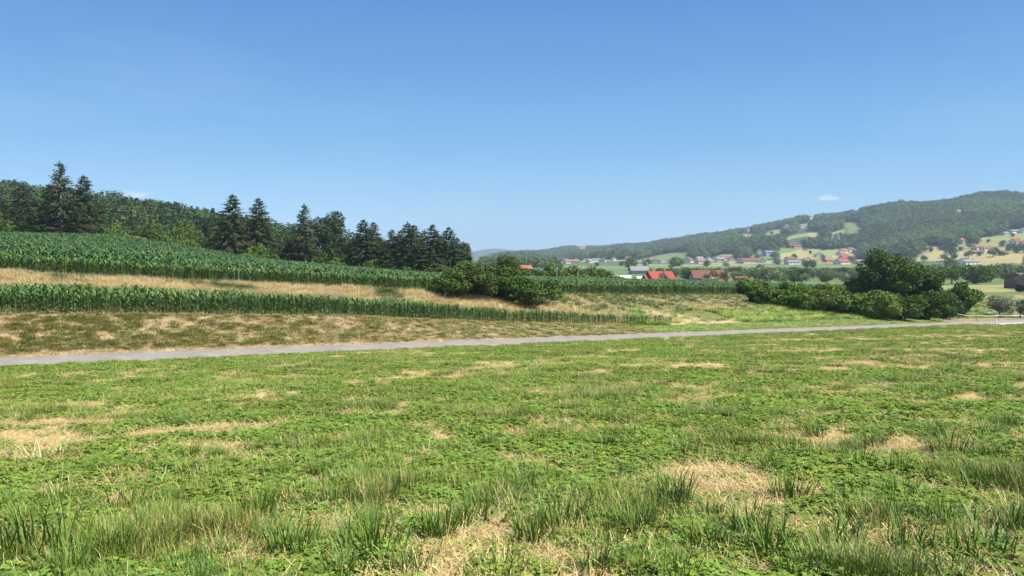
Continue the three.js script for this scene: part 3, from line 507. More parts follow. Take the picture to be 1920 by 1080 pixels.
// spruce: whorls of drooping branches hung with twigs
function spruceGeo(seed, { h, rad, bare = .08, gap = .0, color = [.046, .074, .023], dens = 1, droop = .35 }) {
  const r = rngOf(seed), gb = new GB(), tg = new GB(); const lx = (r() - .5) * .3, lz = (r() - .5) * .3, tr = h * .0125;
  tg.tube([[0, -.5, 0, tr * 1.25], [0, h * .3, 0, tr], [lx * .5, h * .7, lz * .5, tr * .5], [lx, h, lz, tr * .08]], 8);
  const levels = Math.round(h * 3.0);
  for (let k = 0; k < levels; k++) {
    const f = bare + (1 - bare) * Math.pow((k + r() * .7) / levels, .93), y0 = f * h; if (f > .985) continue;
    const nb = Math.round((5 + 3 * (1 - f)) * dens);
    for (let b = 0; b < nb; b++) {
      if (r() < gap) continue;
      const az = r() * 6.283, prof = Math.pow(1 - f, .68) * (.72 + .45 * r()) * (f < bare + .12 ? .75 : 1), len = Math.max(.22, rad * prof), ca = Math.cos(az), sa = Math.sin(az), rise = lerp(-.25, .75, f) + (r() - .5) * .25, m = 1 + (r() - .5) * .35;
      tg.tube([[lx * f, y0, lz * f, tr * .22 * (1.1 - f)], [ca * len * .5, y0 + len * .5 * rise, sa * len * .5, tr * .14 * (1.1 - f)], [ca * len, y0 + len * (rise - droop), sa * len, .008]], 3);
      const nt = Math.max(5, Math.round(len * 8));
      for (let i = 0; i < nt; i++) {
        const t = .18 + .82 * (i + r()) / nt, bx = ca * len * t, bz = sa * len * t, by = y0 + len * (rise * t - droop * t * t) , side = r() < .5 ? -1 : 1, spread = side * (.35 + .8 * r()), a2 = az + spread, dn = -.25 - .75 * r() + (t > .85 ? .45 : 0), tl = (.30 + .42 * r()) * (.65 + .5 * (1 - f)) * (1.15 - .5 * t);
        const hl = Math.sqrt(Math.max(.05, 1 - Math.min(.92, dn * dn))), dl = Math.hypot(hl, dn), dx = Math.cos(a2) * hl / dl, dz = Math.sin(a2) * hl / dl, dy = dn / dl;
        const o = unit(r); let nx = o[0] * .6, ny = 1 + o[1] * .6, nz = o[2] * .6; const dt = nx * dx + ny * dy + nz * dz; nx -= dt * dx; ny -= dt * dy; nz -= dt * dz; const nl = Math.hypot(nx, ny, nz) || 1, c0 = vary(r, color, .22, .1);
        gb.leaf(lx * f + bx, by, lz * f + bz, dx, dy, dz, nx / nl, ny / nl, nz / nl, tl * 1.15, .20 + .13 * r(), [c0[0] * m, c0[1] * m, c0[2] * m]);
      }
    }
  }
  for (let k = 0; k < 14; k++) { const a = r() * 6.283; gb.leaf(lx, h * (.965 + .03 * r()), lz, Math.cos(a) * .5, .866, Math.sin(a) * .5, -Math.cos(a) * .86, .5, -Math.sin(a) * .86, .35, .1, color); }
  return { crown: gb.build(), trunk: tg.build() };
}
const M_NEEDLE = leafMat(0, .75);
{
  const kinds = [spruceGeo(601, { h: 14, rad: 4.8, dens: 1.25 }), spruceGeo(602, { h: 14, rad: 4.5, dens: 1.25 }), spruceGeo(603, { h: 14, rad: 4.3, dens: 1.2, bare: .04 }), spruceGeo(604, { h: 14, rad: 4.3, bare: .30, gap: .2, dens: 1.0, color: [.054, .082, .030] }), spruceGeo(605, { h: 14, rad: 4.3, bare: .02, dens: 1.35, color: [.050, .080, .025] })];
  const G = 'spruces standing behind the crest of the maize field';
  // [bearing, depth, top row of the photograph, kind, label]
  const L0 = 'dense dark spruce in the row behind the maize field', L1 = 'dark spruce at the wood edge above the maize field';
  const list = [[118, 136, 303, 3, 'tallest spruce with thin crown and bare pale trunk above the maize field'], [160, 140, 329, 0, 'broad dense spruce beside the tallest thin-crowned spruce'], [96, 140, 345, 4, L1], [44, 146, 346, 0, L1], [10, 142, 372, 4, L1], [68, 150, 372, 1, L1], [-40, 142, 350, 2, L1], [135, 146, 360, 1, L1], [184, 150, 378, 2, L1], [90, 134, 392, 4, L1], [30, 138, 386, 2, L1],
    [383, 150, 408, 2, 'small slim spruce beside the pair of conical spruces'], [437, 134, 364, 0, 'taller and broader of the two conical spruces standing clear on the crest'], [487, 138, 371, 1, 'lower and slimmer of the two conical spruces standing clear on the crest'], [503, 148, 418, 4, L0], [573, 138, 382, 3, 'tall spruce with bare reddish lower trunk at the field edge'], [556, 146, 440, 2, L0],
    [683, 140, 411, 0, L0], [701, 143, 416, 1, L0], [668, 150, 452, 4, L0], [736, 146, 430, 1, L0], [764, 139, 415, 2, L0], [778, 144, 421, 0, L0], [795, 150, 430, 2, L0], [813, 140, 420, 1, L0], [842, 142, 425, 0, L0], [828, 150, 440, 4, L0], [720, 138, 458, 4, L0], [752, 150, 446, 4, L0], [858, 150, 446, 1, L0], [672, 146, 436, 1, L0], [752, 143, 432, 0, L0], [822, 146, 436, 2, L0], [712, 150, 444, 2, L0], [787, 138, 452, 4, L0], [868, 146, 452, 4, L0], [590, 150, 420, 1, L0], [645, 150, 446, 0, L0], [520, 152, 440, 1, L0], [420, 150, 420, 1, L0], [462, 150, 424, 4, L0], [150, 136, 388, 4, L1], [115, 148, 372, 0, L1], [-10, 140, 362, 0, L1], [55, 140, 398, 4, L1]];
  list.forEach(([px, d, py, k, label]) => {
    const g = new THREE.Group(); part(g, 'trunk', kinds[k].trunk, k === 3 ? PALEBARK : BARK); part(g, 'crown', kinds[k].crown, M_NEEDLE);
    const shared = label === L0 || label === L1; if (shared) label = label === L0 ? (py < 428 ? 'tall pointed dark spruce in the row behind the maize field' : 'lower dark spruce filling the gaps between the tall row spruces') : (py < 365 ? 'tall dark spruce at the wood edge above the maize field' : 'lower bushy spruce at the wood edge above the maize field');
    top(g, 'spruce_tree', label, 'spruce', shared ? G : undefined);
    const x = (px - CX) / F * d, y = H(x, d), hh = (HORIZON - py) / F * d - y, s = hh / 14; g.position.set(x, y - .1, -d); g.rotation.y = px * 1.7; const w = k === 3 ? Math.max(.95, s) : Math.max(.85, lerp(s, 1, .5)) * 1.12; g.scale.set(w, s, w);
  });
}
const GREEN_D = [.068, .120, .024], GREEN_M = [.102, .172, .030], GREEN_L = [.12, .19, .032], WILLOW = [.17, .215, .10], OLIVE = [.088, .128, .032];
{ // broadleaved trees and bushes by the fields
  const T = (name, label, cat, group, seed, px, d, w, h, color, o = {}) => {
    const cy = h * (o.cy ?? .54), t = leafTree(name, label, cat, group, seed, { rx: w / 2, ry: h * (o.ry ?? .5), rz: w / 2 * (o.depth ?? .9), cy, lobes: o.lobes ?? 26, leaves: o.leaves ?? 9000, size: o.size ?? .28, color, lobe: o.lobe ?? .36, low: o.low ?? -1 }, [h * .75, o.trunk ?? h * .02], M_LEAF);
    return put(t, px, d, seed);
  };
  const W = (px, d) => px / F * d;   // width in metres of so many pixels at that depth
  const BG = 'bushes of the thicket between the two maize fields', HG = 'bushes of the hedge along the lane';
  // thicket in the middle
  T('shrub', 'dark broad shrub at the uphill end of the middle thicket', 'shrub', null, 701, 846, 52.5, 3.2, 2.1, GREEN_D, { leaves: 10000, size: .16, cy: .5, lobes: 40, lobe: .28 });
  T('shrub', 'dense dark green shrub bulging in the middle of the thicket', 'shrub', null, 702, 900, 54.5, 4.6, 2.6, [.068, .102, .028], { leaves: 16000, size: .16, cy: .46, lobes: 48, lobe: .26 });
  T('shrub', 'dense dark green shrub inside the thicket between the maize fields', 'shrub', BG, 703, 962, 55.5, 4.4, 2.35, GREEN_D, { leaves: 15000, size: .16, cy: .46, lobes: 48, lobe: .26 });
  T('shrub', 'light green leafy shrub at the downhill end of the thicket', 'shrub', null, 704, 1010, 57, 3.5, 2.1, [.075, .14, .035], { leaves: 9000, size: .17, cy: .5 });
  T('shrub', 'dense dark green shrub inside the thicket between the maize fields', 'shrub', BG, 705, 932, 59, 4.0, 2.6, [.066, .106, .026], { leaves: 9000, size: .18, cy: .5 });
  T('shrub', 'dense dark green shrub inside the thicket between the maize fields', 'shrub', BG, 706, 876, 58, 3.8, 2.4, [.066, .106, .026], { leaves: 8000, size: .18, cy: .5 });
  T('shrub', 'low dark shrub in front of the thicket above the dry grass', 'shrub', null, 707, 985, 54.6, 3.0, 1.7, OLIVE, { leaves: 8000, size: .16, cy: .5 });
  // trees among and behind the spruces
  const SG = 'broadleaved trees among the spruces';
  T('broadleaf_tree', 'tall dark broadleaved tree among the spruces beside the bare-trunk spruce', 'tree', null, 711, 622, 143, W(86, 143), 12.6, [.046, .082, .024], { leaves: 9000, size: .42, lobes: 34, lobe: .3 });
  T('broadleaf_tree', 'light green poplar-like tree at the downhill end of the spruces', 'tree', null, 712, 872, 146, W(34, 146), 8.8, [.085, .13, .05], { leaves: 5000, size: .4, lobes: 24, lobe: .32 });
  for (const [px, w, h, k] of [[650, 7, 9.2, 0], [716, 6.5, 8.4, 1], [748, 6, 8, 2], [800, 6.5, 8.4, 3], [852, 7, 8.4, 4], [548, 6, 7.6, 5]]) T('broadleaf_tree', 'dark rounded tree filling the gaps between the tall row spruces', 'tree', SG, 860 + k, px, 148, w, h, [.050, .088, .025], { leaves: 5000, size: .42, lobes: 26, lobe: .3 });
  for (const [px, d, w, h, c, k] of [[600, 139, 4.5, 4.6, GREEN_D, 0], [640, 139, 5, 4.2, GREEN_M, 1], [655, 142, 4, 3.2, GREEN_D, 2], [700, 137, 4.5, 3.6, GREEN_M, 3], [730, 137, 4, 2.6, GREEN_L, 4], [765, 136, 4, 2.4, GREEN_M, 5], [800, 138, 4.5, 3.2, GREEN_M, 6], [840, 137, 5, 3.6, GREEN_D, 7], [870, 138, 5, 4.4, GREEN_M, 8], [890, 142, 4.5, 4.0, GREEN_M, 9], [465, 131, 3.5, 2.2, GREEN_M, 10], [480, 133, 5, 4.6, GREEN_M, 11], [510, 136, 3.2, 3, GREEN_D, 12], [350, 136, 5, 3.6, GREEN_M, 13], [312, 135, 4, 2.6, [.10, .15, .05], 14], [245, 134, 4.5, 2.4, GREEN_L, 15], [262, 133, 4, 2.2, [.12, .17, .07], 16], [222, 134, 4.5, 2.4, [.14, .18, .08], 17], [410, 139, 5, 4.4, GREEN_D, 18], [60, 141, 7, 5.5, GREEN_M, 19], [20, 136, 6, 4.6, GREEN_D, 20], [196, 142, 6, 5.0, GREEN_M, 21], [-30, 136, 7, 6, GREEN_M, 22], [370, 146, 6, 6, GREEN_D, 23], [285, 150, 7, 6.5, GREEN_D, 24], [332, 152, 7, 6, GREEN_M, 25], [540, 150, 5, 5, GREEN_D, 26], [428, 148, 7, 6.5, GREEN_M, 27]])
    T('bush', ['round green bush at the foot of the spruces behind the maize', 'pale green low bush on the crest of the maize field'][c[0] > .09 ? 1 : 0], 'bush', c[0] > .09 ? 'pale bushes on the crest' : 'bushes at the foot of the spruces', 720 + k, px, d, w, h, c, { leaves: 2600, size: .34, lobes: 16, cy: .5 });
  // trees and bushes past the upper field, in the middle
  T('broadleaf_tree', 'round dark green tree rising behind the middle thicket', 'tree', null, 751, 947, 108, 4.6, 4.4, GREEN_D, { leaves: 5000, size: .28 });
  const VG = 'bushes along the far edge of the maize field';
  for (const [px, d, w, h, c, k] of [[1005, 150, 5, 4.4, GREEN_D, 0], [1030, 155, 5, 5.2, GREEN_M, 1], [1055, 150, 5, 4.0, GREEN_M, 2], [1080, 160, 6, 4.8, OLIVE, 3], [1105, 165, 7, 5.4, OLIVE, 4], [1130, 165, 6, 4.6, GREEN_M, 5], [1150, 168, 5, 3.2, GREEN_M, 6], [1172, 172, 4, 3.0, GREEN_D, 7], [985, 145, 4, 4.0, GREEN_M, 8], [1190, 176, 4, 2.4, GREEN_D, 9], [1095, 150, 4, 2.6, GREEN_L, 10], [1065, 145, 4, 2.4, GREEN_L, 11], [1120, 155, 4, 2.6, GREEN_M, 12]])
    T('bush', c === GREEN_L ? 'light green bush at the far edge of the middle maize field' : 'leafy dark bush in the hedge beyond the middle maize field', 'bush', VG, 760 + k, px, d, w, h, c, { leaves: 2800, size: .36, lobes: 18, cy: .5 });
  // hedge and trees on the right along the lane
  T('broadleaf_tree', 'big round green tree standing in the hedge along the lane', 'tree', null, 781, 1668, 86, 8.2, 7.8, [.080, .140, .028], { leaves: 30000, size: .24, lobes: 60, lobe: .23, cy: .56 });
  T('broadleaf_tree', 'spreading dark tree leaning beside the big round tree', 'tree', null, 782, 1722, 87, 7.0, 6.6, [.056, .104, .024], { leaves: 26000, size: .24, lobes: 56, lobe: .23, cy: .5 });
  T('broadleaf_tree', 'light yellow-green tree at the fence end of the hedge', 'tree', null, 783, 1800, 98, 6.0, 4.9, [.085, .155, .026], { leaves: 14000, size: .28, lobes: 34, lobe: .28, cy: .5 });
  T('bush', 'dark bush under the big round tree beside the lane', 'bush', HG, 784, 1690, 81, 5.2, 3.4, GREEN_D, { leaves: 13000, size: .22, cy: .48 });
  T('bush', 'dark bush under the big round tree beside the lane', 'bush', HG, 785, 1745, 84, 4.4, 3.6, GREEN_D, { leaves: 11000, size: .22, cy: .48 });
  for (const [px, d, w, h, c, k] of [[1425, 80, 3.6, 1.7, GREEN_D, 0], [1462, 80, 4.0, 2.0, GREEN_M, 1], [1500, 79, 4.2, 2.2, GREEN_D, 2], [1535, 80, 4.6, 2.5, GREEN_M, 3], [1578, 80, 4.8, 2.8, GREEN_M, 4], [1620, 80, 4.8, 3.2, GREEN_M, 5], [1650, 79, 4.6, 2.8, GREEN_M, 6], [1480, 86, 4.2, 2.5, GREEN_M, 7], [1550, 87, 5.0, 3.0, GREEN_M, 8], [1600, 88, 5, 3.8, OLIVE, 9], [1770, 90, 4.2, 3.4, GREEN_D, 10], [1410, 88, 4, 2.2, GREEN_M, 11]])
    T('bush', ['leafy green bush in the hedge row above the lane verge', 'low dark green bush in the hedge row above the lane verge'][c === GREEN_D ? 1 : 0], 'bush', HG, 790 + k, px, d, w, h * (.88 + .3 * hash2(k, 7)), c.map((q, i) => q * (.78 + .55 * hash2(k, 3)) * (i === 0 ? .9 + .3 * hash2(k, 5) : 1)), { leaves: 9000, size: .23, cy: .48, lobes: 30, lobe: .31 });
  T('fruit_tree', 'small silvery green tree with dark trunk behind the paddock fence', 'tree', null, 811, 1876, 106, 4.4, 3.2, [.22, .26, .16], { leaves: 7000, size: .22, cy: .60, ry: .40, trunk: .1 });
  T('fruit_tree', 'small round green tree next to the silvery one behind the fence', 'tree', null, 812, 1915, 108, 4.0, 3.0, [.18, .23, .12], { leaves: 6000, size: .22, cy: .60, ry: .40, trunk: .1 });
  T('bush', 'rounded copper brown bush on the bright meadow', 'bush', null, 813, 1912, 180, 2.8, 2.0, [.07, .035, .025], { leaves: 1800, size: .3, cy: .5 });
  // dead pale branch beside the thicket
  const db = new GB(); db.tube([[0, 0, 0, .035], [-.1, .35, .02, .03], [.02, .62, 0, .022], [-.35, .95, .05, .01]], 6); db.tube([[-.1, .35, .02, .02], [.2, .6, .05, .008]], 5);
  put(top(new THREE.Mesh(db.build(), mat(.5, .44, .36)), 'dead_branch', 'bare pale dead branch sticking out beside the thicket', 'branch'), 836, 51.5, 0, 1, 0);
}
// ---------------------------------------------------------------- buildings
const ROOF = { red: mat(.31, .055, .038, .85), orange: mat(.33, .125, .07, .9), tile: mat(.21, .10, .07, .9), brown: mat(.17, .072, .046, .9), grey: mat(.22, .22, .235, .8), dark: mat(.09, .085, .085, .8), pink: mat(.29, .145, .11, .9), metal: mat(.36, .38, .41, .45, { metalness: .3 }) };
const WALL = { white: mat(.78, .77, .73), cream: mat(.72, .64, .45), yellow: mat(.72, .60, .24), orange: mat(.62, .26, .10), wood: mat(.20, .13, .08), pinewood: mat(.42, .25, .12), grey: mat(.45, .45, .46), blue: mat(.32, .45, .68), beige: mat(.58, .50, .40), dull: mat(.20, .20, .19) };
const GLASS = mat(.03, .035, .045, .15), FRAME = mat(.12, .085, .06, .7), DOOR = mat(.16, .09, .05, .7), CHIMNEY = mat(.42, .24, .17, .9);
const CLEAR = [];   // ground kept open in front of each house, so that it can be seen across the valley
const houseGeo = new Map(); const cached = (k, f) => { if (!houseGeo.has(k)) houseGeo.set(k, f()); return houseGeo.get(k); };
function wallGeo(w, l, h, rh) { const gb = new GB(), a = w / 2, b = l / 2, P = (x, y, z) => gb.v(x, y, z); // ridge along x, gables at +-x
  for (const s of [-1, 1]) { gb.quad(P(-a, -.6, s * b), P(a, -.6, s * b), P(a, h, s * b), P(-a, h, s * b)); const q = [P(s * a, -.6, -b), P(s * a, -.6, b), P(s * a, h, b), P(s * a, h + rh, 0), P(s * a, h, -b)]; gb.tri(q[0], q[1], q[2]); gb.tri(q[0], q[2], q[4]); gb.tri(q[4], q[2], q[3]); } return gb.build(); }
function slabGeo(w, l, h, rh, ov, side, th = .22) { const gb = new GB(), a = w / 2 + ov, b = l / 2 + ov, k = rh / (l / 2), y0 = h - ov * k, n = Math.hypot(1, k), ty = th / n, tz = th * k / n;
  const p = (x, y, z) => [x, y, z * side], o = [p(-a, y0, b), p(a, y0, b), p(a, h + rh, 0), p(-a, h + rh, 0)], u = o.map(([x, y, z], i) => [x, y + th, z + (i < 2 ? 0 : 0)]);
  const V = (q) => gb.v(q[0], q[1], q[2]); gb.quad(...u.map(V)); gb.quad(...[...o].reverse().map(V)); for (let i = 0; i < 4; i++) { const j = (i + 1) % 4; gb.quad(V(o[i]), V(o[j]), V(u[j]), V(u[i])); } return gb.build(); }
const boxG = (x, y, z) => cached('b' + [x, y, z], () => new THREE.BoxGeometry(x, y, z));
function house(px, d, { w = 11, l = 9, h = 3.4, rh = 3, ov = .6, turn = 0, wall = 'white', roof = 'tile', floors = 1, chimney = true, windows = true, door = true, name = 'house', cat = 'house' }, label) {
  const g = new THREE.Group(), W = part(g, 'wall', wallGeo(w, l, h, rh), WALL[wall]); W.material.side = THREE.DoubleSide;
  const roofs = [1, -1].map((s) => part(g, 'roof', slabGeo(w, l, h, rh, ov, s), ROOF[roof])); ROOF[roof].side = THREE.DoubleSide;
  if (chimney) { const c = part(roofs[0], 'chimney', boxG(.7, 1.6, .7), CHIMNEY); c.position.set(w * .2, h + rh + .15, l * .1); }
  const win = (x, y, z, ry) => { const f = part(g, 'window', boxG(1.15, 1.3, .1), FRAME); f.position.set(x, y, z); f.rotation.y = ry; const p = part(f, 'pane', boxG(.95, 1.1, .06), GLASS); p.position.z = .035; };
  if (windows) { for (let f = 0; f < floors; f++) { const y = 1.7 + f * 2.7; if (y + .5 > h) break; const n = Math.max(2, Math.floor(w / (d > 500 ? 5 : 3.6))); for (let k = 0; k < n; k++) { const x = ((k + .5) / n - .5) * w * .86; if (door && f === 0 && k === (n >> 1)) { const q = part(g, 'door', boxG(1.05, 2.1, .1), DOOR); q.position.set(x, .75, l / 2 + .04); continue; } win(x, y, l / 2 + .04, 0); } for (const s of [-1, 1]) for (const z of [-l * .24, l * .24]) win(s * (w / 2 + .04), y, z, s * Math.PI / 2); } for (const s of [-1, 1]) if (rh > 2.4) win(s * (w / 2 + .04), h + rh * .35, 0, s * Math.PI / 2); }
  top(g, name, label, cat); const x = (px - CX) / F * d; g.position.set(x, H(x, d) + .05, -d); g.rotation.y = turn + (d > 500 ? .3 : .12); CLEAR.push([x, H(x, d), d, Math.hypot(w, l) * .5, h + rh * .6]); return g;
}
{
  // red roofed house beyond the maize
  const a = house(1237, 296, { w: 11.5, l: 9.5, h: 2.3, rh: 3.2, ov: .9, turn: .12, roof: 'red', wall: 'cream', chimney: true }, 'low cream house with bright red roof beyond the maize field');
  a.scale.setScalar(.78);
  const addGable = (g, x, z, w, l, h, rh, wall, roof, ry = Math.PI / 2) => { const k = part(g, 'gable_wing', wallGeo(l, w, h, rh), WALL[wall]); k.position.set(x, 0, z); k.rotation.y = ry; for (const s of [1, -1]) part(k, 'wing_roof', slabGeo(l, w, h, rh, .6, s), ROOF[roof]); for (const q of [-1, 1]) { const f = part(k, 'wing_window', boxG(1.0, 1.3, .1), FRAME); f.position.set(-l / 2 - .05, h + rh * .25, q * w * .14); f.rotation.y = -Math.PI / 2; } return k; };
  addGable(a, -.6, 3.4, 5.6, 5, 1.9, 2.7, 'cream', 'red');
  const wg = part(a, 'side_wing', wallGeo(3, 6, 1.6, 2.2), WALL.wood); wg.position.set(-6.9, 0, -.2); for (const s of [1, -1]) part(wg, 'wing_roof', slabGeo(3, 6, 1.6, 2.2, .5, s), ROOF.red);
  // brown roofed pair of gables with yellow and orange fronts
  const b = house(1326, 288, { w: 15, l: 9, h: 2.9, rh: 3.2, ov: .7, turn: -.06, roof: 'brown', wall: 'grey', chimney: false }, 'long brown-roofed house with yellow and orange gables beyond the maize'); b.scale.setScalar(.8);
  addGable(b, 1.6, 3.2, 5.2, 5.6, 3.3, 2.6, 'yellow', 'brown'); addGable(b, 6.2, 2.6, 4.8, 5.0, 3.0, 2.3, 'orange', 'brown'); addGable(b, -2.2, 3.0, 4.2, 5.2, 2.6, 1.8, 'white', 'brown');
  const cp = part(b, 'carport', boxG(9, .2, 3.2), ROOF.grey); cp.position.set(-1.4, 2.2, 7.2); for (const x of [-4.2, 0, 4.2]) { const p = part(cp, 'carport_post', boxG(.2, 2.4, .2), WALL.white); p.position.set(x, -1.3, 1.3); } const gd = part(b, 'garage_door', boxG(2.6, 2.0, .1), WALL.white); gd.position.set(-1.6, 1.0, 6.3);
  const sp = part(b, 'solar_panel', boxG(2.6, .08, 2.0), mat(.10, .16, .34, .2)); sp.position.set(8.4, .9, 5.2); sp.rotation.set(.7, 0, 0);
  house(1388, 285, { w: 4.6, l: 3, h: 1.9, rh: .5, ov: .25, roof: 'brown', wall: 'pinewood', chimney: false, windows: false, name: 'shed', cat: 'shed' }, 'small pine wood shed at the far edge of the maize');
  house(984, 300, { w: 4.4, l: 6, h: 4.6, rh: 1.2, ov: .5, roof: 'orange', wall: 'tile' in WALL ? 'tile' : 'orange', chimney: false, turn: .1 }, 'house with bright orange roof rising behind the middle thicket').position.y += .9;
  house(1197, 440, { w: 10, l: 7, h: 2.2, rh: 2.2, roof: 'grey', wall: 'grey', chimney: false, windows: false, name: 'barn', cat: 'barn' }, 'long low grey-roofed barn behind the red roofed house');
  const tunnel = (px, d, len, label) => { const gb = new GB(), n = 8; for (let i = 0; i <= 1; i++) for (let j = 0; j <= n; j++) { const q = j / n * Math.PI; gb.v((i - .5) * len, Math.sin(q) * 1.9, Math.cos(q) * 1.8); } for (let j = 0; j < n; j++) gb.quad(j, n + 1 + j, n + 2 + j, j + 1); const m = WALL.white.clone(); m.side = THREE.DoubleSide; put(top(new THREE.Mesh(gb.build(), m), 'polytunnel', label, 'greenhouse'), px, d); };
  tunnel(1156, 335, 13, 'long low white polytunnel behind the bushes'); tunnel(1201, 320, 3.5, 'short white polytunnel beside the red roofed house');
  house(1920, 205, { w: 6.0, l: 7, h: 2.7, rh: 1.4, ov: .5, roof: 'dark', wall: 'wood', chimney: false, windows: false, turn: .25, name: 'barn', cat: 'barn' }, 'dark timber barn on the bright meadow');
  house(1942, 196, { w: 5.6, l: 6, h: 2.9, rh: 1.5, ov: .45, roof: 'metal', wall: 'dull', chimney: false, windows: false, turn: .1, name: 'barn', cat: 'barn' }, 'grey barn with light metal roof beside the timber barn');
  house(525, 215, { w: 5, l: 6, h: 2.4, rh: 1.8, turn: 1.2, roof: 'dark', wall: 'white' }, 'white house with dark roof seen in the gap between spruces');
  const V = (px, py, o, label, dmin = 600) => { const g = house(px, hit(px, py, dmin), o, label); if (px < 1260) g.scale.setScalar(.8); return g; };
  // village on the valley floor
  V(1066, 494, { w: 14, l: 9, roof: 'pink', turn: .1 }, 'low pink-roofed house at the far end of the village', 900); V(1079, 494, { w: 12, l: 9, roof: 'pink', wall: 'cream', turn: -.3 }, 'cream house with pink roof beside the low pink-roofed one', 950);
  V(1105, 493, { w: 9, l: 9, roof: 'grey', turn: .4 }, 'white house with small grey roof by the pale field', 950); V(1117, 492.5, { w: 15, l: 8, h: 4.5, rh: 1.6, roof: 'grey', turn: 0 }, 'long white two-storey building with shallow grey roof', 1000);
  V(1130, 492, { w: 10, l: 9, h: 4, roof: 'red', turn: 1.0 }, 'white house with small red roof next to the long white building', 1000); V(1151, 490, { w: 10, l: 9, h: 3.4, rh: 4, roof: 'grey', turn: 1.57 }, 'white gabled house alone on the pale meadow', 1050);
  V(1178, 487, { w: 13, l: 9, roof: 'orange', turn: .1 }, 'house with wide orange roof at the foot of the wood', 1150); V(1213, 493, { w: 12, l: 10, h: 4, roof: 'pink', turn: .2 }, 'pink-roofed house with white front below the green meadow', 950); V(1228, 491, { w: 12, l: 9, roof: 'tile', turn: -.2 }, 'tile-roofed house under the sloping green meadow', 1000); V(1221, 488, { w: 9, l: 9, h: 4, rh: 4, roof: 'tile', turn: 1.4 }, 'tall white gable behind the pink-roofed house', 1050);
  V(1242, 492, { w: 12, l: 7, h: 2.6, rh: 1.4, roof: 'grey', turn: .1 }, 'flat grey-roofed farm building beside the tile-roofed house', 950);
  V(1292, 492, { w: 11, l: 9, rh: 3.6, roof: 'tile', turn: .6 }, 'white gabled house with tiled roof beside the grey roofs', 850); V(1311, 489, { w: 11, l: 9, h: 3.6, roof: 'grey', turn: .1 }, 'house with steep grey slate roof in the village', 1000); V(1313, 494, { w: 11, l: 9, roof: 'pink', turn: 0 }, 'pale pink-roofed house below the grey slate roof', 850); V(1329, 491, { w: 9, l: 10, h: 3.6, rh: 4.2, roof: 'cream' in ROOF ? 'cream' : 'grey', turn: 1.5 }, 'bright white pointed gable beside the grey roofs', 900);
  V(1349, 490, { w: 12, l: 9, roof: 'grey', turn: -.2 }, 'grey-roofed house beside the red farm roofs', 950); V(1360, 488, { w: 18, l: 9, h: 3, rh: 3, roof: 'tile', turn: .1 }, 'long red-tiled farmhouse below the pale slope', 1000); V(1371, 490, { w: 9, l: 8, h: 3.6, roof: 'tile', turn: 1.2 }, 'small white house at the end of the red-tiled farmhouse', 950); V(1386, 493, { w: 10, l: 8, roof: 'grey', turn: .7 }, 'grey gabled barn roof behind the willows', 850); V(1404, 493, { w: 26, l: 12, h: 3.2, rh: 3.4, roof: 'brown', wall: 'beige', turn: .05 }, 'very long brown-roofed farm building behind the willows', 900); V(1429, 493, { w: 11, l: 9, h: 3, roof: 'dark', turn: .9 }, 'white house with dark roof beside the long farm building', 880);
  V(1424, 476, { w: 8, l: 8, h: 3.6, rh: 3.6, roof: 'grey', turn: 1.3 }, 'white gabled house next to the blue house', 980); V(1440, 478, { w: 14, l: 9, h: 4.6, rh: 1.6, roof: 'grey', wall: 'blue', turn: 0, floors: 2 }, 'blue two-storey house on the slope beside the hayfield', 980);
  V(1480, 464.6, { w: 9, l: 8, roof: 'brown', wall: 'wood', turn: .3 }, 'small brown cottage at the wood edge above the hayfield', 1050); V(1492, 465, { w: 15, l: 8, h: 2.6, rh: 2.4, roof: 'brown', wall: 'beige', turn: .05 }, 'long brown-roofed farmhouse at the wood edge above the hayfield', 1050);
  V(1485, 496, { w: 17, l: 10, h: 3.4, rh: 1.8, roof: 'grey', turn: 0 }, 'wide white house with low grey roof by the flat green field', 820); V(1481, 491, { w: 14, l: 9, h: 4, roof: 'brown', wall: 'beige', turn: .2 }, 'brown-roofed house behind the wide white house', 930); V(1514, 494, { w: 11, l: 9, roof: 'orange', wall: 'cream', turn: .05 }, 'house with broad orange roof beside the garden trees', 850);
  V(1534, 482, { w: 10, l: 9, h: 3.4, rh: 2.4, roof: 'grey', turn: 1.3 }, 'small white house with grey roof on the dry slope', 1000); V(1551, 491, { w: 12, l: 8, h: 2.4, roof: 'orange', wall: 'orange', turn: .15 }, 'low orange-roofed house beside the lane up the slope', 900); V(1577, 495.5, { w: 21, l: 11, h: 3.2, rh: 4, roof: 'red', turn: .35, chimney: false }, 'big red-roofed barn with white gable', 830); V(1583, 488, { w: 14, l: 10, rh: 4, roof: 'red', wall: 'beige', turn: .1 }, 'red-roofed house directly behind the big red barn', 940);
  V(1576, 480, { w: 12, l: 9, h: 3.4, rh: 3.6, roof: 'pink', turn: .3 }, 'pink-roofed house on the white terrace wall', 1000); V(1566, 481, { w: 15, l: 1.2, h: 1.4, rh: .1, ov: .05, roof: 'beige' in ROOF ? 'beige' : 'pink', wall: 'cream', chimney: false, windows: false, name: 'terrace_wall', cat: 'wall' }, 'long cream terrace wall below the pink-roofed house', 990); V(1580, 474, { w: 12, l: 9, roof: 'orange', turn: .2 }, 'orange-roofed house below the wood above the pink roof', 1050); V(1593, 472, { w: 13, l: 9, h: 3.6, roof: 'tile', turn: .2 }, 'uppermost tile-roofed house under the wood edge', 1080); V(1604, 472, { w: 8, l: 6, h: 2.4, rh: 1, roof: 'grey', turn: 0 }, 'small grey-roofed cabin under the wood edge', 1080); V(1610, 494, { w: 14, l: 9, h: 2.8, rh: 2.2, roof: 'pink', wall: 'beige', turn: .1 }, 'beige house with faded roof beside the big red barn', 860);
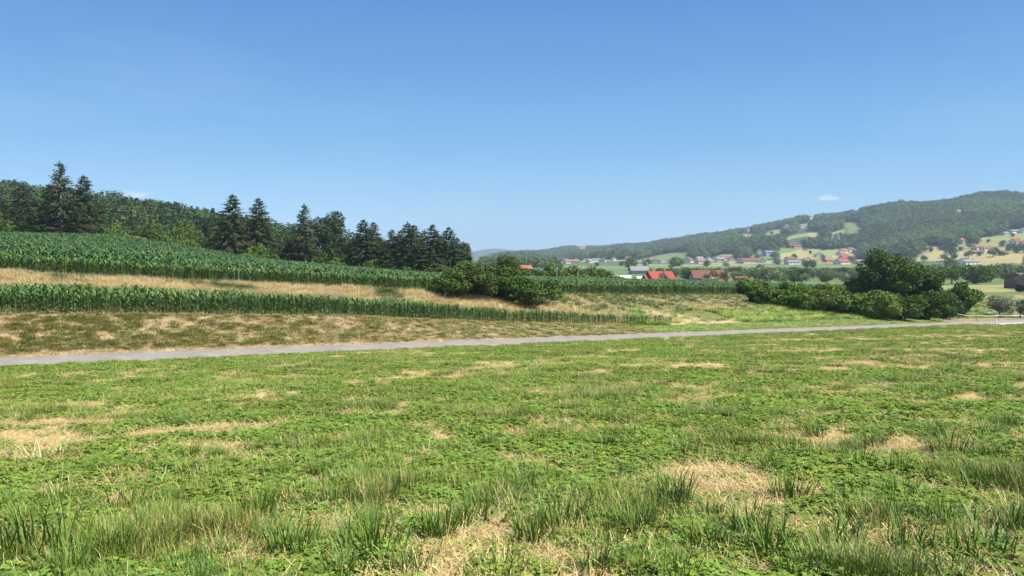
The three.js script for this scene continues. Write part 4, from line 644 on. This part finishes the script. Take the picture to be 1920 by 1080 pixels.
  // right slope
  V(1802, 456, { w: 11, l: 9, rh: 3, roof: 'orange', turn: .2 }, 'orange-roofed house at the edge of the wood on the slope', 760); V(1831, 468, { w: 12, l: 8, h: 3.6, rh: 2.6, roof: 'orange', wall: 'cream', turn: .1 }, 'cream house with orange roof at the end of the long red house', 740); V(1849, 469.5, { w: 17, l: 8, h: 2.8, rh: 2.2, roof: 'tile', turn: .05 }, 'long red-roofed white house on the golden slope', 740); V(1862, 475, { w: 9, l: 9, h: 3, rh: 3.6, roof: 'tile', wall: 'wood', turn: 1.2 }, 'gabled timber house with red roof below the long house', 720); V(1829, 475, { w: 14, l: 7, h: 1.8, rh: 1.6, roof: 'tile', wall: 'wood', turn: -.1, chimney: false, name: 'barn', cat: 'barn' }, 'low dark barn with tiled roof on the golden slope', 720); V(1816, 497, { w: 19, l: 10, h: 3.6, rh: 1.8, roof: 'grey', turn: 0 }, 'wide white house with grey roof above the tree belt', 640); V(1880, 478, { w: 9, l: 7, h: 2.2, rh: 1.6, roof: 'dark', wall: 'wood', turn: .3, chimney: false, name: 'shed', cat: 'shed' }, 'small dark shed near the gabled timber house', 700);
  V(1903, 457, { w: 12, l: 10, h: 3.2, rh: 3.4, roof: 'red', turn: .1 }, 'white house with big red roof high on the pale meadow', 740); V(1897, 437, { w: 14, l: 8, h: 3, rh: 1.4, roof: 'metal', turn: .1 }, 'white house with light metal roof above the pale meadow', 800); V(1917, 436, { w: 10, l: 8, h: 3.4, roof: 'grey', turn: 1.2 }, 'white gabled house at the top of the pale meadow', 800); V(1882, 440, { w: 13, l: 7, h: 2, rh: 1.4, roof: 'grey', wall: 'beige', turn: .1, chimney: false, name: 'barn', cat: 'barn' }, 'long low grey barn beside the metal-roofed house', 790); V(1915, 463, { w: 10, l: 8, roof: 'tile', turn: .4 }, 'tile-roofed house below the big red roof', 720);
  // houses high in the woods
  const Hh = (px, py, o, label) => { const d = hit(px, py, 1200), g = house(px, d, o, label); g.position.y += 3.5; const f = part(g, 'foundation', boxG((o.w ?? 11) - .4, 8, (o.l ?? 9) - .4), WALL.grey); f.position.y = -4.2; return g; };
  Hh(1793, 406, { w: 13, l: 9, h: 5, rh: 3, roof: 'orange', turn: .2 }, 'orange-roofed house alone in the middle of the hill wood'); Hh(1519, 413, { w: 15, l: 9, h: 5, rh: 3.4, roof: 'pink', turn: .1 }, 'pink-roofed house on the skyline of the ridge'); Hh(1473, 431, { w: 12, l: 9, h: 4, roof: 'pink', turn: .4 }, 'white and pink house above the upper meadow'); Hh(1502, 429, { w: 11, l: 8, h: 3.4, rh: 1.8, roof: 'grey', turn: 0 }, 'small white house at the foot of the high meadow'); Hh(1402, 434, { w: 12, l: 9, h: 5, roof: 'orange', turn: .2 }, 'orange-roofed house on the falling ridge line'); Hh(1092, 470, { w: 24, l: 10, h: 8, rh: 4, roof: 'orange', turn: .1 }, 'long orange-roofed house on the far low ridge'); Hh(1914, 390, { w: 14, l: 10, h: 6, rh: 3, roof: 'grey', turn: .4 }, 'white house shining near the top of the wooded hill'); Hh(1566, 449, { w: 12, l: 9, h: 4, roof: 'dark', turn: .8 }, 'white gabled house with dark roof between the upper meadows');
}
const open_ = CLEAR.map(([x, y, d, r, h]) => { const [px, py] = project(x, y, d), k = F / d; return [px - r * k, px + r * k, py - h * k, d]; });
function hidesHouse(x, y, d, w, h) { const [px, py] = project(x, y, d), k = F / d, x0 = px - w * k, x1 = px + w * k, y0 = py - h * k; for (const [a, b, top_, hd] of open_) if (hd > d - 3 && hd < d * 2.6 && x1 > a && x0 < b && y0 < top_ + (hd - d < 40 ? 2 : 5)) return true; for (const [a, b, , hd] of open_) if (Math.abs(hd - d) < 14 && x1 > a && x0 < b) return true; return false; }
// valley trees: a few crowns of each kind, copied one by one
{
  const kinds = [[821, GREEN_D, 1], [822, GREEN_M, 1], [823, WILLOW, 1.05], [824, OLIVE, 1], [825, GREEN_D, .8]].map(([seed, color, w]) => { const c = crownGeo(seed, { rx: .5 * w, ry: .47, rz: .5 * w, cy: .53, lobes: 16, leaves: 1300, size: .075, color, lobe: .40 }); const tg = new GB(); tg.tube([[0, -.08, 0, .035], [0, .3, 0, .026], [.02, .6, 0, .012]], 6); return [c.geo, tg.build()]; });
  const names = ['round dark green tree', 'mid green bushy tree', 'pale silvery willow', 'olive green bushy tree', 'slim dark green tree'];
  const tree = (px, d, w, h, k, where, group) => { const g = new THREE.Group(); part(g, 'trunk', kinds[k][1], BARK); part(g, 'crown', kinds[k][0], M_FAR); top(g, k === 2 ? 'willow_tree' : 'valley_tree', names[k] + ' ' + where, 'tree', group); const x = (px - CX) / F * d; g.position.set(x, H(x, d) - .1, -d); g.rotation.y = px * 2.3 + d; g.scale.set(w, h, w); };
  const r = rngOf(900);
  for (let k = 0; k < 250; k++) { const px = 1205 + 460 * r(), d = 250 + 260 * Math.pow(r(), .8), kind = r() < .3 ? 2 : Math.floor(r() * 5), h = clamp((-H((px - CX) / F * d, d) - (lerp(497, 513, r()) - HORIZON) / F * d), 3.2, 8), w = h * (1 + .5 * r()), x = (px - CX) / F * d; if (px < 1425 && d < 320) continue; if (hidesHouse(x, H(x, d), d, w * .4, h)) continue; tree(px, d, w, h, kind, 'in the riverside belt on the valley floor', 'trees of the riverside belt'); }
  for (let k = 0; k < 56; k++) { const px = 1640 + 320 * r(), d = 262 + 150 * r(), h = clamp((-H((px - CX) / F * d, d) - (lerp(px > 1800 ? 487 : 491, 505, r()) - HORIZON) / F * d), 3, 9), x = (px - CX) / F * d; if (hidesHouse(x, H(x, d), d, h * .4, h)) continue; tree(px, d, h * (1 + .4 * r()), h, r() < .12 ? 2 : r() < .6 ? 0 : 1, 'in the belt behind the hedge trees', 'trees of the belt behind the hedge'); }
  for (let k = 0; k < 170; k++) { const px = 1000 + 640 * r(), d = 560 + 520 * r(), h = 5 + 4.5 * r(), x = (px - CX) / F * d; if (hidesHouse(x, H(x, d), d, h * .4, h) || hidesMeadow(x, d, h)) continue; tree(px, d, h * (1 + .4 * r()), h, Math.floor(r() * 5), 'scattered between the village gardens and fields', 'trees scattered about the village'); }
  for (const [px, py, h, k] of [[1783, 478, 13, 0], [1744, 472, 8, 0], [1733, 472, 7, 1], [1720, 476, 12, 1], [1851, 454, 5, 0], [1878, 462, 9, 0], [1890, 470, 10, 0], [1905, 474, 12, 0], [1918, 474, 12, 1], [1815, 484, 9, 1], [1790, 488, 9, 1], [1860, 482, 8, 1], [1835, 480, 6, 0], [1770, 490, 8, 1], [1730, 490, 8, 3], [1512, 502, 8, 0], [1524, 502, 9, 0], [1453, 486, 12, 3], [1475, 462, 10, 0], [1420, 487, 9, 1], [1458, 472, 7, 1], [1545, 452, 10, 0], [1575, 443, 9, 0], [1538, 446, 9, 1], [1596, 492, 10, 1], [1543, 488, 9, 0], [1519, 476, 6, 4], [1490, 487, 10, 4], [1265, 500, 11, 1], [1180, 500, 11, 3], [1215, 498, 9, 1], [1325, 500, 8, 0], [1445, 440, 8, 0], [1470, 436, 8, 0], [1897, 444, 6, 0], [1830, 458, 9, 0], [1845, 470, 6, 0], [1815, 466, 7, 1], [1800, 470, 6, 0]]) tree(px, hit(px, py, 420), h * 1.15, h, k, 'standing singly on the hillside meadows', 'single trees on the hillside meadows');
}
// woods: a closed canopy of crowns nobody could count
{
  const crown = (seed, color, leaves, size, w = 1, lob = 9) => crownGeo(seed, { rx: .5 * w, ry: .46, rz: .5 * w, cy: .54, lobes: lob, leaves, size, color, lobe: .45, low: -.3, out: .95 }).geo;
  const conifer = (seed) => { const r = rngOf(seed), gb = new GB(); for (let k = 0; k < 420; k++) { const f = .10 + .88 * Math.pow(r(), 1.2), a = r() * 6.283, q = .2 * Math.pow(1 - f, .85) + .01, c = vary(r, [.030, .055, .028], .25, .1), dn = -.35; gb.leaf(Math.cos(a) * q * .35, f, Math.sin(a) * q * .35, Math.cos(a) * .93, dn, Math.sin(a) * .93, Math.cos(a) * .35, .93, Math.sin(a) * .35, q * .55 + .03, .05, c); } return gb.build(); };
  const r = rngOf(950);
  const near = new Scatter('hill_wood', 'mixed wood covering the hill behind the spruces', 'wood', [crown(831, [.052, .094, .023], 1100, .08, 1, 14), crown(832, [.074, .122, .030], 1100, .08, 1, 14), crown(833, [.042, .078, .023], 1100, .08, .9, 14), conifer(834)], M_FAR);
  for (let k = 0; k < 3600; k++) { const px = -140 + 780 * r(), [D] = profile(px), d = lerp(px < 215 ? D[7] + 30 : D[8] - 30, D[12] + 25, Math.pow(r(), .8)), x = (px - CX) / F * d; if (px > 505 && px < 545 && d < 330) continue; if (px > 560) continue; const con = fbm(x * .02, d * .02 + 5, 3) > .5 ? r() < .35 : r() < .08, h = ((con ? 11 : 9) + 4 * r()) * lerp(.6, 1, smooth(180, 380, d)), y = H(x, d); if (con) near.add(x, y - .5, d, h * 1.15, tintOf(r, .18, .1), 1, 3, .06); else near.add(x, y - 1.2, d, h * (1 + .4 * r()), tintOf(r, .16, .12), 1, Math.floor(r() * 3), .1); }
  const far = new Scatter('far_wood', 'wooded slopes of the hill across the valley', 'wood', [crown(841, [.092, .148, .042], 420, .12), crown(842, [.112, .170, .050], 420, .12), crown(843, [.074, .124, .038], 420, .12), conifer(844)], M_FAR);
  let n = 0;
  for (let k = 0; k < 64000 && n < 36000; k++) {
    const px = 850 + 1230 * r(), [D] = profile(px), d = lerp(D[9] - 20, D[12] + 40, Math.pow(r(), .9)), x = (px - CX) / F * d, y = H(x, d), q = project(x, y, d);
    if (y < -7.5 + 3 * fbm(x * .01, d * .01) || hidesMeadow(x, d, 14) || hidesHouse(x, y, d, 4, 10)) continue;
    if (q[1] > 480 && r() < .35) continue;
    const con = fbm(x * .006, d * .006 + 5, 3) > .56 ? r() < .6 : r() < .08, h = 9 + 6 * r(), sp = fbm(x * .012 + 30, d * .012, 3), c = tintOf(r, .11, .10), g = .55 + .95 * sp; n++;
    far.add(x, y - (con ? .5 : 1.6), d, con ? h * 1.1 : h * (1.0 + .35 * r()), [c[0] * g, c[1] * g, c[2] * g], con ? 1 : .95, con ? 3 : Math.floor(r() * 3), .1);
  }
  for (let k = 0; k < 2600; k++) { const px = 900 + 1040 * r(), [D] = profile(px), d = lerp(500, D[9] + 120, Math.pow(r(), .6)), x = (px - CX) / F * d; if (fbm(x * .012 + 9, d * .02, 3) < .5 || hidesMeadow(x, d, 7) || d < 420 || hidesHouse(x, H(x, d), d, 5, 8)) continue; far.add(x, H(x, d) - .8, d, 6 + 5 * r(), tintOf(r, .2, .14), 1, Math.floor(r() * 3), .1); }
  console.log('woods', near.done(), far.done());
}

// ---------------------------------------------------------------- fence, posts, poles
{
  const wood = mat(.42, .36, .27, .95), tape = mat(.82, .82, .80, .6), g = new THREE.Group(), P = [];
  for (const [px, d] of [[1797, 92], [1834, 91.5], [1874, 95], [1910, 99], [1950, 103]]) { const x = (px - CX) / F * d, y = H(x, d); P.push([x, y, -d]); }
  const o = P[0].slice(); P.forEach(([x, y, z]) => { const gb = new GB(); gb.tube([[0, -.3, 0, .06], [0, .9, 0, .055], [0, .94, 0, .02]], 8); part(g, 'post', gb.build(), wood).position.set(x - o[0], y - o[1], z - o[2]); });
  for (let k = 0; k + 1 < P.length; k++) { const a = P[k], b = P[k + 1], gb = new GB(), n = 6, ring = []; for (let i = 0; i <= n; i++) { const t = i / n, sag = -.10 * 4 * t * (1 - t); ring.push([lerp(a[0], b[0], t) - o[0], lerp(a[1], b[1], t) - o[1] + .62 + sag, lerp(a[2], b[2], t) - o[2] + .07, .035]); } gb.tube(ring, 6); part(g, 'tape', gb.build(), tape); }
  top(g, 'paddock_fence', 'paddock fence of wooden posts with white tape beside the lane', 'fence').position.set(...o);
  const post = (px, d, h, r0, m, name, label, cat) => { const gb = new GB(); gb.tube([[0, -.3, 0, r0], [0, h, 0, r0 * .9], [0, h + r0, 0, r0 * .2]], 8); const t = new THREE.Group(); part(t, 'shaft', gb.build(), m); if (name === 'marker_post') { const b = new GB(); b.tube([[0, h * .72, 0, r0 * 1.06], [0, h * .84, 0, r0 * 1.06]], 8); part(t, 'band', b.build(), mat(.06, .06, .06)); } top(t, name, label, cat); put(t, px, d, 0, 1, 0); };
  post(1870, 80.5, .85, .06, mat(.78, .77, .74), 'marker_post', 'pale roadside marker post beside the gravel lay-by', 'post');
  post(1695, 79.5, .5, .06, mat(.62, .60, .56), 'boundary_post', 'short pale boundary post under the hedge trees', 'post');
  post(1044, 126, 3.0, .06, mat(.6, .58, .52), 'wooden_pole', 'pale wooden pole rising from the bushes behind the maize', 'pole'); post(1083, 118, 2.4, .05, mat(.5, .48, .44), 'wooden_pole', 'thin grey pole at the edge of the middle maize field', 'pole');
}
renderer.render(scene, camera);
